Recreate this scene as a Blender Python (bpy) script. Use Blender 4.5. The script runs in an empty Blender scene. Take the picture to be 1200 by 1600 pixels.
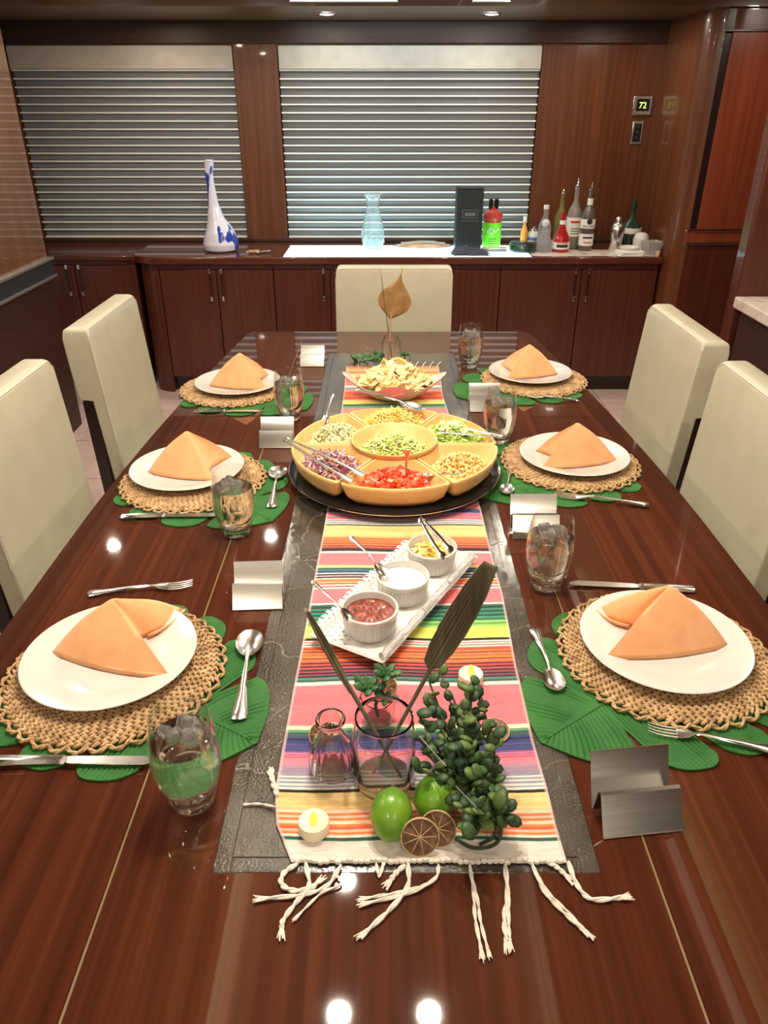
import bpy, bmesh, math, random
from mathutils import Vector, Matrix
random.seed(7)
C = bpy.context.scene.collection
PI = math.pi
sc = bpy.context.scene

# ---------------------------------------------------------------- camera
F = 1170.0; TH = math.radians(28.4); CH = 1.55
cd = bpy.data.cameras.new('camera'); cam = bpy.data.objects.new('camera', cd); C.objects.link(cam)
cam.location = (0, 0, CH); cam.rotation_euler = (PI/2-TH, 0, 0)
cd.sensor_fit = 'VERTICAL'; cd.sensor_height = 36.0; cd.lens = F/1600*36; cd.clip_start = 0.01
sc.camera = cam
# ---------------------------------------------------------------- world
w = bpy.data.worlds.new('world'); sc.world = w; w.use_nodes = True
w.node_tree.nodes['Background'].inputs[0].default_value = (1.0, 0.9, 0.8, 1)
w.node_tree.nodes['Background'].inputs[1].default_value = 0.25
# ---------------------------------------------------------------- lights
WARM = (1.0, 0.87, 0.70)
def area(name, loc, size, power, col, rot=(0, 0, 0), size_y=None):
    l = bpy.data.lights.new(name, 'AREA'); l.energy = power; l.color = col; l.size = size
    if size_y: l.shape = 'RECTANGLE'; l.size_y = size_y
    else: l.shape = 'DISK'
    o = bpy.data.objects.new(name, l); o.location = loc; o.rotation_euler = rot; C.objects.link(o); return o
CZ = 2.03      # main ceiling height
SZ = 1.97      # soffit height by the windows
DOWN = [(-.117, 1.089), (.117, 1.089), (-.117, 1.469), (-1.45, 3.45), (1.25, 2.72), (-1.2, 1.2), (1.2, 1.2),
        (-.55, -.45), (.55, -.45), (-1.25, 2.3), (.72, 3.55), (-.62, 3.55), (.05, 2.05), (.08, 2.65)]  # later ones added out of view, the final pair to brighten the tray
for (x, y) in DOWN:
    area('downlight_beam', (x, y, CZ-.012), .05, 7.6, WARM)
for (x, y) in [(-.292, 4.55), (.548, 4.55), (1.25, 4.55), (-1.2, 4.55)]:
    area('soffit_beam', (x, y, SZ-.012), .06, 2.6, WARM)
for x, w_, tilt in ((.46, 4, .5), (-.44, 4, -.5), (.955, 4, -.35)):
    area('cove_strip', (x, 1.1, CZ-.075), .03, w_, (1.0, .85, .62), (PI+tilt*0, tilt, 0), 4.2)  # unseen up-lights added to brighten the ceiling strips
area('pillar_beam', (1.95, 3.75, CZ-.012), .06, 5, WARM)
area('salon_cove', (0, -1.5, CZ-.14), 3.0, 9, (1.0, .9, .76), (PI, 0, 0), 1.6)  # added up-light behind the camera, brightens what the steel reflects
area('salon_glow', (0, -2.4, 1.55), 3.6, 15, WARM, (math.radians(70), 0, 0), 1.5)  # added fill panel behind the camera
area('window_strip', (.15, 4.72, 1.955), 1.3, 2.8, (.72, .90, 1.0), (math.radians(12), 0, 0), .06)  # added unseen cool light to brighten the right-hand blind
# ---------------------------------------------------------------- exposure
sc.view_settings.view_transform = 'Standard'; sc.view_settings.look = 'None'
sc.view_settings.exposure = 0.0; sc.view_settings.gamma = 1.0; sc.view_settings.use_curve_mapping = False
sc.cycles.max_bounces = 16; sc.cycles.transmission_bounces = 16; sc.cycles.transparent_max_bounces = 32; sc.cycles.glossy_bounces = 6

# ---------------------------------------------------------------- helpers
def ray(px, py):
    u = (px-600)/F; v = (800-py)/F
    return Vector((u, math.cos(TH)+v*math.sin(TH), -math.sin(TH)+v*math.cos(TH)))
def at(px, py, z):
    a = ray(px, py); t = (z-CH)/a.z; return Vector((a.x*t, a.y*t, z))
def aty(px, py, Y):
    a = ray(px, py); t = Y/a.y; return Vector((a.x*t, Y, CH+a.z*t))

class MB:
    """collects faces and links them as one mesh"""
    def __init__(s): s.v = []; s.f = []; s.mi = []; s.cur = 0
    def add(s, vs, fs):
        b = len(s.v); s.v += [tuple(p) for p in vs]
        for f in fs: s.f.append(tuple(b+i for i in f)); s.mi.append(s.cur)
        return s
    def box(s, x0, x1, y0, y1, z0, z1, M=None):
        vs = [Vector((x, y, z)) for x in (x0, x1) for y in (y0, y1) for z in (z0, z1)]
        if M is not None: vs = [M @ p for p in vs]
        return s.add(vs, [(0, 1, 3, 2), (4, 6, 7, 5), (0, 4, 5, 1), (2, 3, 7, 6), (0, 2, 6, 4), (1, 5, 7, 3)])
    def rings(s, rs, cap0=True, cap1=True, closed=True):
        n = len(rs[0]); vs = [p for r in rs for p in r]; fs = []
        for i in range(len(rs)-1):
            for j in range(n if closed else n-1):
                k = (j+1) % n; fs.append((i*n+j, i*n+k, (i+1)*n+k, (i+1)*n+j))
        if cap0: fs.append(tuple(reversed(range(n))))
        if cap1: fs.append(tuple((len(rs)-1)*n+j for j in range(n)))
        return s.add(vs, fs)
    def lathe(s, prof, n=32, c=(0, 0, 0), cap0=True, cap1=True, M=None):
        rs = []
        for r, z in prof:
            ring = [Vector((c[0]+r*math.cos(2*PI*j/n), c[1]+r*math.sin(2*PI*j/n), c[2]+z)) for j in range(n)]
            if M is not None: ring = [M @ p for p in ring]
            rs.append(ring)
        return s.rings(rs, cap0, cap1)
    def tube(s, path, rad, n=8, flat=1.0):
        path = [Vector(p) for p in path]; m = len(path)
        if not hasattr(rad, '__len__'): rad = [rad]*m
        rs = []; up = Vector((0, 0, 1)); prev = None
        for i, p in enumerate(path):
            t = (path[min(i+1, m-1)]-path[max(i-1, 0)]).normalized()
            if prev is None:
                a = t.cross(up)
                if a.length < .05: a = t.cross(Vector((1, 0, 0)))
            else: a = prev-t*prev.dot(t)
            a.normalize(); prev = a; b = a.cross(t)
            rs.append([p+(a*math.cos(2*PI*j/n)+b*math.sin(2*PI*j/n)*flat)*rad[i] for j in range(n)])
        return s.rings(rs)
    def prism(s, poly, z0, z1, M=None):
        r0 = [Vector((p[0], p[1], z0)) for p in poly]; r1 = [Vector((p[0], p[1], z1)) for p in poly]
        if M is not None: r0 = [M @ p for p in r0]; r1 = [M @ p for p in r1]
        return s.rings([r0, r1])
    def ball(s, c, r, n=8, m=6, M=None, sx=1, sy=1, sz=1):
        prof = [(max(1e-4, math.sin(PI*i/m)), -math.cos(PI*i/m)) for i in range(m+1)]
        rs = []
        for a, z in prof:
            ring = []
            for j in range(n):
                p = Vector((a*math.cos(2*PI*j/n)*sx*r, a*math.sin(2*PI*j/n)*sy*r, z*sz*r))
                if M is not None: p = M @ p
                ring.append(p+Vector(c))
            rs.append(ring)
        return s.rings(rs)
    def build(s, name, mats, parent=None, bevel=0, smooth=True, ang=.6, loc=None, fix=True, segs=2):
        me = bpy.data.meshes.new(name); me.from_pydata(s.v, [], s.f)
        if not isinstance(mats, (list, tuple)): mats = [mats]
        for m in mats: me.materials.append(m)
        if len(mats) > 1: me.polygons.foreach_set('material_index', s.mi)
        if fix:
            bm = bmesh.new(); bm.from_mesh(me); bmesh.ops.recalc_face_normals(bm, faces=bm.faces); bm.to_mesh(me); bm.free()
        if smooth: me.shade_smooth(); me.set_sharp_from_angle(angle=ang)
        me.update()
        o = bpy.data.objects.new(name, me); C.objects.link(o)
        if parent: o.parent = parent
        if loc is not None: o.location = loc
        if bevel:
            b = o.modifiers.new('bevel', 'BEVEL'); b.width = bevel; b.segments = segs; b.limit_method = 'ANGLE'
            b.harden_normals = False
        return o
def tag(o, label=None, cat=None, group=None, kind=None):
    if label: o['label'] = label
    if cat: o['category'] = cat
    if group: o['group'] = group
    if kind: o['kind'] = kind
    return o
def empty(name, loc, rz=0, label=None, cat=None, group=None):
    o = bpy.data.objects.new(name, None); C.objects.link(o); o.location = loc; o.rotation_euler = (0, 0, rz)
    o.empty_display_size = .02
    return tag(o, label, cat, group)
def struct(o): o['kind'] = 'structure'; return o
def dup(root, loc, rz, label=None, group=None, scale=1):
    r = root.copy(); C.objects.link(r); r.location = loc; r.rotation_euler = (0, 0, rz); r.scale = (scale,)*3
    if label: r['label'] = label
    if group: r['group'] = group
    for ch in list(root.children):
        c = ch.copy(); C.objects.link(c); c.parent = r
        for g in ch.children:
            d = g.copy(); C.objects.link(d); d.parent = c
    return r
def spline(pts, n):
    """Catmull-Rom through points"""
    pts = [Vector(p) for p in pts]; P = [pts[0]*2-pts[1]]+pts+[pts[-1]*2-pts[-2]]; out = []
    for i in range(1, len(P)-2):
        for k in range(n):
            t = k/n; a, b, c_, d = P[i-1], P[i], P[i+1], P[i+2]
            out.append(.5*((2*b)+(c_-a)*t+(2*a-5*b+4*c_-d)*t*t+(3*b-a-3*c_+d)*t**3))
    out.append(pts[-1]); return out

# ---------------------------------------------------------------- materials
def mat(name, col, rough=.5, metal=0, coat=0, trans=0, ior=1.45, emit=None, es=0, spec=.5, sss=0, alpha=1, crough=.03, sheen=0):
    m = bpy.data.materials.new(name); m.use_nodes = True; b = m.node_tree.nodes['Principled BSDF']
    b.inputs['Base Color'].default_value = (*col, 1); b.inputs['Roughness'].default_value = rough
    b.inputs['Metallic'].default_value = metal; b.inputs['Coat Weight'].default_value = coat; b.inputs['Coat Roughness'].default_value = crough
    b.inputs['Transmission Weight'].default_value = trans; b.inputs['IOR'].default_value = ior
    b.inputs['Specular IOR Level'].default_value = spec; b.inputs['Alpha'].default_value = alpha
    b.inputs['Sheen Weight'].default_value = sheen
    if sss: b.inputs['Subsurface Weight'].default_value = sss; b.inputs['Subsurface Radius'].default_value = (.01, .006, .004)
    if emit: b.inputs['Emission Color'].default_value = (*emit, 1); b.inputs['Emission Strength'].default_value = es
    return m
def nd(m, t): return m.node_tree.nodes.new(t)
def lk(m, a, b): m.node_tree.links.new(a, b)
def noisy(m, cols, scale=(1, 1, 1), nscale=5, detail=4, bump=0, dist=0, space='Object', rough=None, bscale=None, bdist=.002):
    """procedural colour ramp over stretched noise + bump"""
    b = m.node_tree.nodes['Principled BSDF']
    tc = nd(m, 'ShaderNodeTexCoord'); mp = nd(m, 'ShaderNodeMapping'); mp.inputs['Scale'].default_value = scale
    lk(m, tc.outputs[space], mp.inputs['Vector'])
    n = nd(m, 'ShaderNodeTexNoise'); n.inputs['Scale'].default_value = nscale; n.inputs['Detail'].default_value = detail
    n.inputs['Distortion'].default_value = dist
    lk(m, mp.outputs[0], n.inputs['Vector'])
    r = nd(m, 'ShaderNodeValToRGB'); el = r.color_ramp.elements
    while len(el) < len(cols): el.new(.5)
    for i, (p, c_) in enumerate(cols): el[i].position = p; el[i].color = (*c_, 1)
    lk(m, n.outputs['Fac'], r.inputs[0]); lk(m, r.outputs[0], b.inputs['Base Color'])
    if bump:
        bp = nd(m, 'ShaderNodeBump'); bp.inputs['Strength'].default_value = bump; bp.inputs['Distance'].default_value = bdist
        if bscale:
            n2 = nd(m, 'ShaderNodeTexNoise'); n2.inputs['Scale'].default_value = bscale; n2.inputs['Detail'].default_value = 3
            lk(m, mp.outputs[0], n2.inputs['Vector']); lk(m, n2.outputs['Fac'], bp.inputs['Height'])
        else: lk(m, n.outputs['Fac'], bp.inputs['Height'])
        lk(m, bp.outputs[0], b.inputs['Normal'])
    return m
M = {}
def wood(name, dark, mid, light, scale, rough=.35, coat=.0):
    return noisy(mat(name, mid, rough, coat=coat), [(.22, dark), (.5, mid), (.80, light)], scale, 1.0, 6, dist=.3)
M['table'] = wood('table_veneer', (.036, .0075, .0028), (.066, .0145, .005), (.110, .028, .0095), (70, 1.1, 8), .55, 1.0)
for q_ in ('table',): M[q_].node_tree.nodes['Principled BSDF'].inputs['Coat IOR'].default_value = 1.65; M[q_].node_tree.nodes['Principled BSDF'].inputs['Specular IOR Level'].default_value = .05
M['table_edge'] = wood('table_edge_veneer', (.030, .007, .003), (.048, .012, .005), (.072, .020, .008), (60, 1.2, 8), .55, 1.0)
for q_ in ('table_edge',): M[q_].node_tree.nodes['Principled BSDF'].inputs['Coat IOR'].default_value = 1.65; M[q_].node_tree.nodes['Principled BSDF'].inputs['Specular IOR Level'].default_value = .05
M['wall'] = wood('wall_veneer', (.080, .023, .009), (.125, .037, .014), (.175, .056, .021), (45, 45, 1.5), .30, .25)
M['wallred'] = wood('red_veneer', (.13, .026, .012), (.20, .042, .018), (.27, .062, .028), (40, 40, 1.5), .30, .25)
M['cab'] = wood('cabinet_veneer', (.060, .014, .008), (.085, .021, .012), (.115, .030, .017), (60, 60, 1.6), .33, .2)
M['cabtop'] = wood('counter_veneer', (.06, .014, .009), (.10, .024, .014), (.15, .04, .022), (2, 60, 60), .25, .6)
M['dark'] = wood('dark_lacquer', (.028, .010, .006), (.042, .016, .009), (.06, .024, .013), (2, 40, 40), .5, 0)
M['maple'] = wood('soffit_veneer', (.10, .05, .022), (.14, .075, .033), (.19, .10, .046), (2, 30, 30), .35, .3)
M['ceil'] = mat('dark_ceiling', (.06, .024, .013), .12, coat=.6)
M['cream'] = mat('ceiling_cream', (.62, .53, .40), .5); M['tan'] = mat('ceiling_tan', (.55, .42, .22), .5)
M['wallgloss'] = wood('glossy_side_veneer', (.10, .042, .020), (.145, .064, .032), (.19, .09, .045), (45, 45, 1.5), .3, 1.0)
M['plaster'] = mat('salon_wall_paint', (.62, .5, .38), .7)
M['trimline'] = mat('satin_chrome', (.9, .88, .85), .35, 1)
M['chrome'] = mat('chrome', (.86, .85, .83), .12, 1)
M['silver'] = noisy(mat('cutlery_steel', (.8, .78, .74), .2, 1), [(.3, (.70, .68, .64)), (.7, (.86, .84, .80))], (1, 1, 1), 60)
M['steel'] = noisy(mat('brushed_steel', (.7, .69, .66), .22, 1), [(.3, (.58, .575, .55)), (.7, (.68, .675, .65))], (4, 300, 300), 1, bump=.05, bdist=.0005)
M['glass'] = mat('clear_glass', (.97, .98, .97), .0, trans=1, ior=1.45)
def thin(name, col, k=1.0):
    m = bpy.data.materials.new(name); m.use_nodes = True; nt = m.node_tree; nt.nodes.clear()
    o_ = nt.nodes.new('ShaderNodeOutputMaterial'); mx_ = nt.nodes.new('ShaderNodeMixShader'); t_ = nt.nodes.new('ShaderNodeBsdfTransparent'); g_ = nt.nodes.new('ShaderNodeBsdfGlossy')
    lw_ = nt.nodes.new('ShaderNodeLayerWeight'); lw_.inputs['Blend'].default_value = .5
    pw_ = nt.nodes.new('ShaderNodeMath'); pw_.operation = 'POWER'; pw_.inputs[1].default_value = 3.0; nt.links.new(lw_.outputs['Facing'], pw_.inputs[0])
    fr_ = nt.nodes.new('ShaderNodeMath'); fr_.operation = 'MULTIPLY_ADD'; fr_.inputs[1].default_value = .6; fr_.inputs[2].default_value = .05; nt.links.new(pw_.outputs[0], fr_.inputs[0])
    t_.inputs[0].default_value = (*col, 1); g_.inputs['Roughness'].default_value = .02
    g_.inputs[0].default_value = (k, k, k, 1)
    nt.links.new(fr_.outputs[0], mx_.inputs[0]); nt.links.new(t_.outputs[0], mx_.inputs[1]); nt.links.new(g_.outputs[0], mx_.inputs[2]); nt.links.new(mx_.outputs[0], o_.inputs[0]); return m
M['thin'] = thin('thin_glass', (.96, .97, .96)); M['thinsmoke'] = thin('thin_smoky_glass', (.80, .75, .72))
M['water'] = mat('water', (.97, .98, .98), .0, trans=1, ior=1.33)
M['ice'] = mat('ice', (.95, .96, .96), .10, trans=.93, ior=1.22)
M['smoke'] = mat('smoky_glass', (.88, .85, .83), .02, trans=1, ior=1.45)
M['leather'] = noisy(mat('cream_leather', (.5, .46, .34), .42, coat=.1), [(.3, (.49, .46, .34)), (.7, (.55, .52, .39))], (1, 1, 1), 9, 5, bump=.25, bscale=260, bdist=.001)
M['leatherside'] = noisy(mat('pale_leather', (.62, .54, .48), .42), [(.3, (.55, .49, .42)), (.7, (.64, .57, .5))], (1, 1, 1), 9, 5, bump=.2, bscale=260, bdist=.001)
M['frame'] = mat('black_brown_frame', (.018, .008, .006), .3, coat=.5)
M['porcelain'] = noisy(mat('white_porcelain', (.80, .77, .71), .15, coat=.6), [(.3, (.60, .575, .545)), (.7, (.64, .615, .585))], (1, 1, 1), 20)
M['linen'] = noisy(mat('orange_linen', (.85, .36, .12), .9, sheen=.15), [(.3, (.80, .38, .17)), (.7, (.90, .46, .22))], (1, 1, 1), 30, 5, bump=.35, bscale=900, bdist=.0008)
M['rope'] = noisy(mat('seagrass_rope', (.42, .26, .12), .75), [(.25, (.22, .12, .05)), (.5, (.46, .29, .14)), (.75, (.64, .45, .25))], (1, 1, 1), 70, 6, bump=.5, bscale=500, bdist=.001)
M['ropedark'] = mat('seagrass_shadow', (.15, .08, .035), .9)  # dark seagrass tone for the mat backing
M['leaf'] = noisy(mat('green_leaf_mat', (.02, .16, .03), .6, coat=0, spec=.25), [(.3, (.018, .105, .018)), (.7, (.038, .165, .032))], (1, 1, 1), 12, 4)
M['salad'] = noisy(mat('bamboo_fibre_bowl', (.75, .47, .17), .38, coat=.3), [(.3, (.68, .41, .14)), (.5, (.76, .48, .18)), (.75, (.82, .56, .25))], (1, 1, 1), 14, 6, dist=.8)
M['black'] = mat('black_gloss', (.010, .009, .010), .14)
M['blackm'] = mat('black_matte', (.02, .024, .028), .5)
M['white'] = mat('white_cloth', (.8, .77, .72), .85)
M['paper'] = noisy(mat('paper_lace', (.82, .80, .76), .8), [(.3, (.78, .76, .72)), (.7, (.86, .84, .8))], (1, 1, 1), 60, bump=.4, bscale=180, bdist=.001)
M['pinkw'] = noisy(mat('blush_ceramic', (.80, .56, .48), .18, coat=.5), [(.3, (.78, .52, .42)), (.7, (.84, .66, .58))], (1, 1, 1), 8)  # pink paints the runner's reflection into a white bowl
M['chip'] = noisy(mat('corn_chip', (.82, .60, .25), .7), [(.25, (.86, .64, .27)), (.5, (.92, .76, .40)), (.75, (.95, .84, .54))], (1, 1, 1), 45, 6, bump=.25, bdist=.001)
M['lime'] = noisy(mat('lime_skin', (.12, .34, .02), .33, coat=.3), [(.3, (.075, .22, .010)), (.55, (.13, .31, .015)), (.8, (.24, .40, .04))], (1, 1, 1), 18, 3, bump=.35, bscale=420, bdist=.0008)
M['wax'] = mat('ivory_plastic', (.85, .74, .56), .4, sss=.3)
M['flame'] = mat('flame_lamp', (1, .8, .1), .4, emit=(1, .62, .03), es=2.0)
M['succ'] = noisy(mat('succulent_leaf', (.06, .15, .04), .45), [(.3, (.022, .075, .026)), (.55, (.05, .14, .04)), (.8, (.15, .24, .07))], (1, 1, 1), 16, 3)
M['succ2'] = noisy(mat('artificial_leaf', (.06, .15, .04), .5), [(.3, (.018, .050, .016)), (.5, (.040, .095, .024)), (.75, (.13, .20, .05))], (1, 1, 1), 9, 2, space='Generated')
q_ = nd(M['succ2'], 'ShaderNodeObjectInfo'); q_2 = [n for n in M['succ2'].node_tree.nodes if n.type == 'VALTORGB'][0]; lk(M['succ2'], q_.outputs['Random'], q_2.inputs[0])
for e_, p_ in zip(q_2.color_ramp.elements, (.2, .65, 1.0)): e_.position = p_
M['stem'] = mat('dark_stem', (.04, .05, .025), .6)
M['palm'] = noisy(mat('dried_palm', (.26, .18, .10), .7), [(.3, (.10, .085, .05)), (.6, (.17, .14, .085)), (.8, (.25, .20, .13))], (120, 6, 6), 1, 4, bump=.5, bdist=.001)
M['palmt'] = noisy(mat('tan_dried_palm', (.50, .32, .14), .7), [(.3, (.40, .24, .10)), (.7, (.56, .38, .18))], (1, 1, 1), 30, 4)
M['citrus'] = noisy(mat('dried_citrus', (.15, .07, .035), .5), [(.3, (.07, .03, .015)), (.55, (.18, .09, .045)), (.8, (.34, .2, .1))], (1, 1, 1), 90, 4, bump=.5, bdist=.001)
M['rind'] = mat('dried_rind', (.58, .42, .22), .6)
M['fringe'] = noisy(mat('cotton_fringe', (.74, .68, .6), .9), [(.3, (.66, .6, .52)), (.7, (.82, .77, .70))], (1, 1, 1), 160, bump=.4, bdist=.0006)
M['bluevase'] = mat('milk_glass', (.74, .74, .86), .12, coat=.5)
M['lamp'] = mat('lamp_lens', (1, 1, 1), .4, emit=(1, .93, .84), es=30)
M['cool'] = mat('cool_lamp', (1, 1, 1), .4, emit=(.45, .88, 1.0), es=2.2)
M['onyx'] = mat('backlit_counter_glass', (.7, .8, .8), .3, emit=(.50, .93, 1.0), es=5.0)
M['marble'] = noisy(mat('pale_marble', (.6, .5, .44), .25), [(.35, (.50, .40, .34)), (.5, (.68, .58, .52)), (.7, (.76, .68, .62))], (1, 1, 1), 7, 8, dist=1.5)
M['tile'] = noisy(mat('pink_marble_tile', (.62, .46, .42), .25), [(.3, (.54, .38, .35)), (.6, (.66, .50, .46)), (.8, (.72, .58, .54))], (1, 1, 1), 4, 6, dist=1)
M['grout'] = mat('grout', (.25, .18, .16), .8)
M['inlay'] = mat('brass_inlay', (.22, .13, .05), .35, coat=1)
M['night'] = mat('night_window_glass', (.01, .013, .018), .05)
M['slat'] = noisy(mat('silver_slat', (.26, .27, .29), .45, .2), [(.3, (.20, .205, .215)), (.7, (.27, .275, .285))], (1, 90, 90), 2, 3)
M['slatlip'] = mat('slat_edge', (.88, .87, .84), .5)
M['valance'] = noisy(mat('suede_valance', (.52, .47, .40), .8), [(.3, (.48, .43, .37)), (.7, (.57, .52, .45))], (1, 1, 1), 14)

# stone centre panel: dark glassy stone with glitter relief and pale veins
m = mat('glossy_stone', (.05, .038, .028), .12, coat=.8, crough=.05); M['stone'] = m; m.node_tree.nodes['Principled BSDF'].inputs['Coat IOR'].default_value = 1.6
noisy(m, [(.3, (.026, .020, .014)), (.55, (.050, .040, .028)), (.8, (.090, .075, .056))], (1, 1, 1), 9, 8, bump=.5, bscale=260, bdist=.0025, dist=.6)
b = m.node_tree.nodes['Principled BSDF']
b0 = [n for n in m.node_tree.nodes if n.type == 'BUMP'][0]; b1 = nd(m, 'ShaderNodeBump'); b1.inputs['Strength'].default_value = .10; b1.inputs['Distance'].default_value = .0025
lk(m, b0.inputs['Height'].links[0].from_socket, b1.inputs['Height']); lk(m, b1.outputs[0], b.inputs['Coat Normal'])
ramp = [n for n in m.node_tree.nodes if n.type == 'VALTORGB'][0]; mp = [n for n in m.node_tree.nodes if n.type == 'MAPPING'][0]
vo = nd(m, 'ShaderNodeTexVoronoi'); vo.feature = 'DISTANCE_TO_EDGE'; vo.inputs['Scale'].default_value = 5.5
ad = nd(m, 'ShaderNodeMixRGB'); ad.blend_type = 'ADD'; ad.inputs[0].default_value = .12
nn = nd(m, 'ShaderNodeTexNoise'); nn.inputs['Scale'].default_value = 12; nn.inputs['Detail'].default_value = 6
lk(m, mp.outputs[0], nn.inputs['Vector']); lk(m, mp.outputs[0], ad.inputs[1]); lk(m, nn.outputs['Color'], ad.inputs[2]); lk(m, ad.outputs[0], vo.inputs['Vector'])
r2 = nd(m, 'ShaderNodeValToRGB'); r2.color_ramp.elements[0].color = (1, 1, 1, 1); r2.color_ramp.elements[0].position = 0.004
r2.color_ramp.elements[1].color = (0, 0, 0, 1); r2.color_ramp.elements[1].position = .012
lk(m, vo.outputs['Distance'], r2.inputs[0])
mx = nd(m, 'ShaderNodeMixRGB'); mx.inputs[2].default_value = (.34, .31, .27, 1)
mu = nd(m, 'ShaderNodeMath'); mu.operation = 'MULTIPLY'; mu.inputs[1].default_value = .22
lk(m, r2.outputs[0], mu.inputs[0]); lk(m, mu.outputs[0], mx.inputs[0]); lk(m, ramp.outputs[0], mx.inputs[1]); lk(m, mx.outputs[0], b.inputs['Base Color'])

# ================================================================ SETTING
def sbox(name, x0, x1, y0, y1, z0, z1, m, bevel=0, parent=None):
    o = MB().box(x0, x1, y0, y1, z0, z1).build(name, m, parent, bevel=bevel, smooth=False)
    if not parent: struct(o)
    return o
BY = 4.95     # back wall plane
fl = sbox('floor', -3, 3, -3, 5.1, -.06, -.004, M['grout'])
tm = None
for i in range(11):
    for j in range(9):
        x = -2.7+i*.5; y = .9+j*.46
        if abs(x+.25) < .75 and y < 3.1: continue
        if tm is None:
            tm = MB().box(.003, .497, .003, .457, -.01, 0).build('tile', M['tile'], fl, smooth=False); o = tm
        else: o = tm.copy(); C.objects.link(o)
        o.location = (x, y, 0)
# back wall with two window openings
W1 = (-2.13, -.852); W2 = (-.603, .896); WZ0, WZ1 = .828, 1.858
wb = MB()
for a, b_ in ((-3, W1[0]), (W1[1], W2[0]), (W2[1], 3)): wb.box(a, b_, BY, BY+.12, 0, 2.1)
for a, b_ in (W1, W2): wb.box(a, b_, BY, BY+.12, 0, WZ0); wb.box(a, b_, BY, BY+.12, WZ1, 2.1)
struct(wb.build('wall_back', M['wall'], smooth=False))
sbox('trim_1', -3, 3, BY-.03, BY-.001, WZ1+.006, SZ-.001, M['dark'], .003)
sbox('trim_2', -2.2, 1.55, BY-.012, BY-.001, .806, WZ0-.004, M['dark'], .002)
sbox('ceiling', -3, 3, -3, 4.25, CZ, CZ+.05, M['ceil'])
sbox('trim_3', -3, 3, 4.25, 5.07, SZ, CZ+.05, M['maple'])
sbox('trim_4', .97, 1.16, -.24, 4.24, CZ-.012, CZ-.001, M['tan'], .003)  # tan colour paints warm light onto this wooden strip
sbox('trim_16', -1.9, 1.9, -3, -.25, CZ-.010, CZ-.001, M['cream'], .003)
sbox('trim_5', -.46, .43, -.24, 3.3, CZ-.010, CZ-.001, M['cream'], .003)
sbox('wall_front', -3, 3, -3.1, -3, 0, CZ, M['plaster'])
sbox('wall_left', -1.8, -1.68, -3, 3.9, .885, CZ, M['wallgloss'], .01)
sbox('trim_6', -1.8, -1.664, -3, 3.905, .80, .885, M['blackm'], .003)
for k, z in enumerate((.80, .885)): sbox('trim_%d' % (7+k), -1.70, -1.657, -3, 3.915, z-.006, z+.006, M['trimline'], .001)
sbox('wall_left_lower', -1.8, -1.68, -3, 3.9, 0, .80, M['dark'])
sbox('wall_far_left', -2.75, -2.6, 3.8, BY, 0, CZ, M['wall'])
sbox('wall_right', 2.4, 2.5, -3, 5, 0, CZ, M['wall'])
sbox('wall_right_block', 1.38, 2.39, 2.98, 3.06, 0, CZ, M['cab'], .008)
# right pillar: rounded front-left corner, running back to the window wall
def rounded(x0, x1, y0, y1, r, n=8):
    return [(x1, y0), (x1, y1), (x0, y1)]+[(x0+r-r*math.cos(a), y0+r-r*math.sin(a)) for a in [PI/2*i/n for i in range(n+1)]]
def pilpoly(e=0): return rounded(1.585-e, 2.39, 4.30-e, BY-.001, .16+e)
struct(MB().prism(pilpoly(), 0, CZ-.001).build('wall_pillar', M['wall']))
sbox('trim_9', 1.655, 1.69, 4.296, 4.299, .97, CZ-.001, M['frame'])
sbox('trim_10', 1.69, 2.38, 4.285, 4.299, .97, CZ-.16, M['wallred'], .003)
sbox('trim_11', 1.64, 2.38, 4.282, 4.299, .902, .958, M['wallred'], .002)
sbox('trim_12', 1.655, 2.38, 4.290, 4.299, .0, .890, M['cab'], .002)
for k, z in enumerate((.897, .963, 1.875)): sbox('trim_%d' % (13+k), 1.635, 2.385, 4.274, 4.2985, z-.004, z+.004, M['chrome'], .001)
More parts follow.
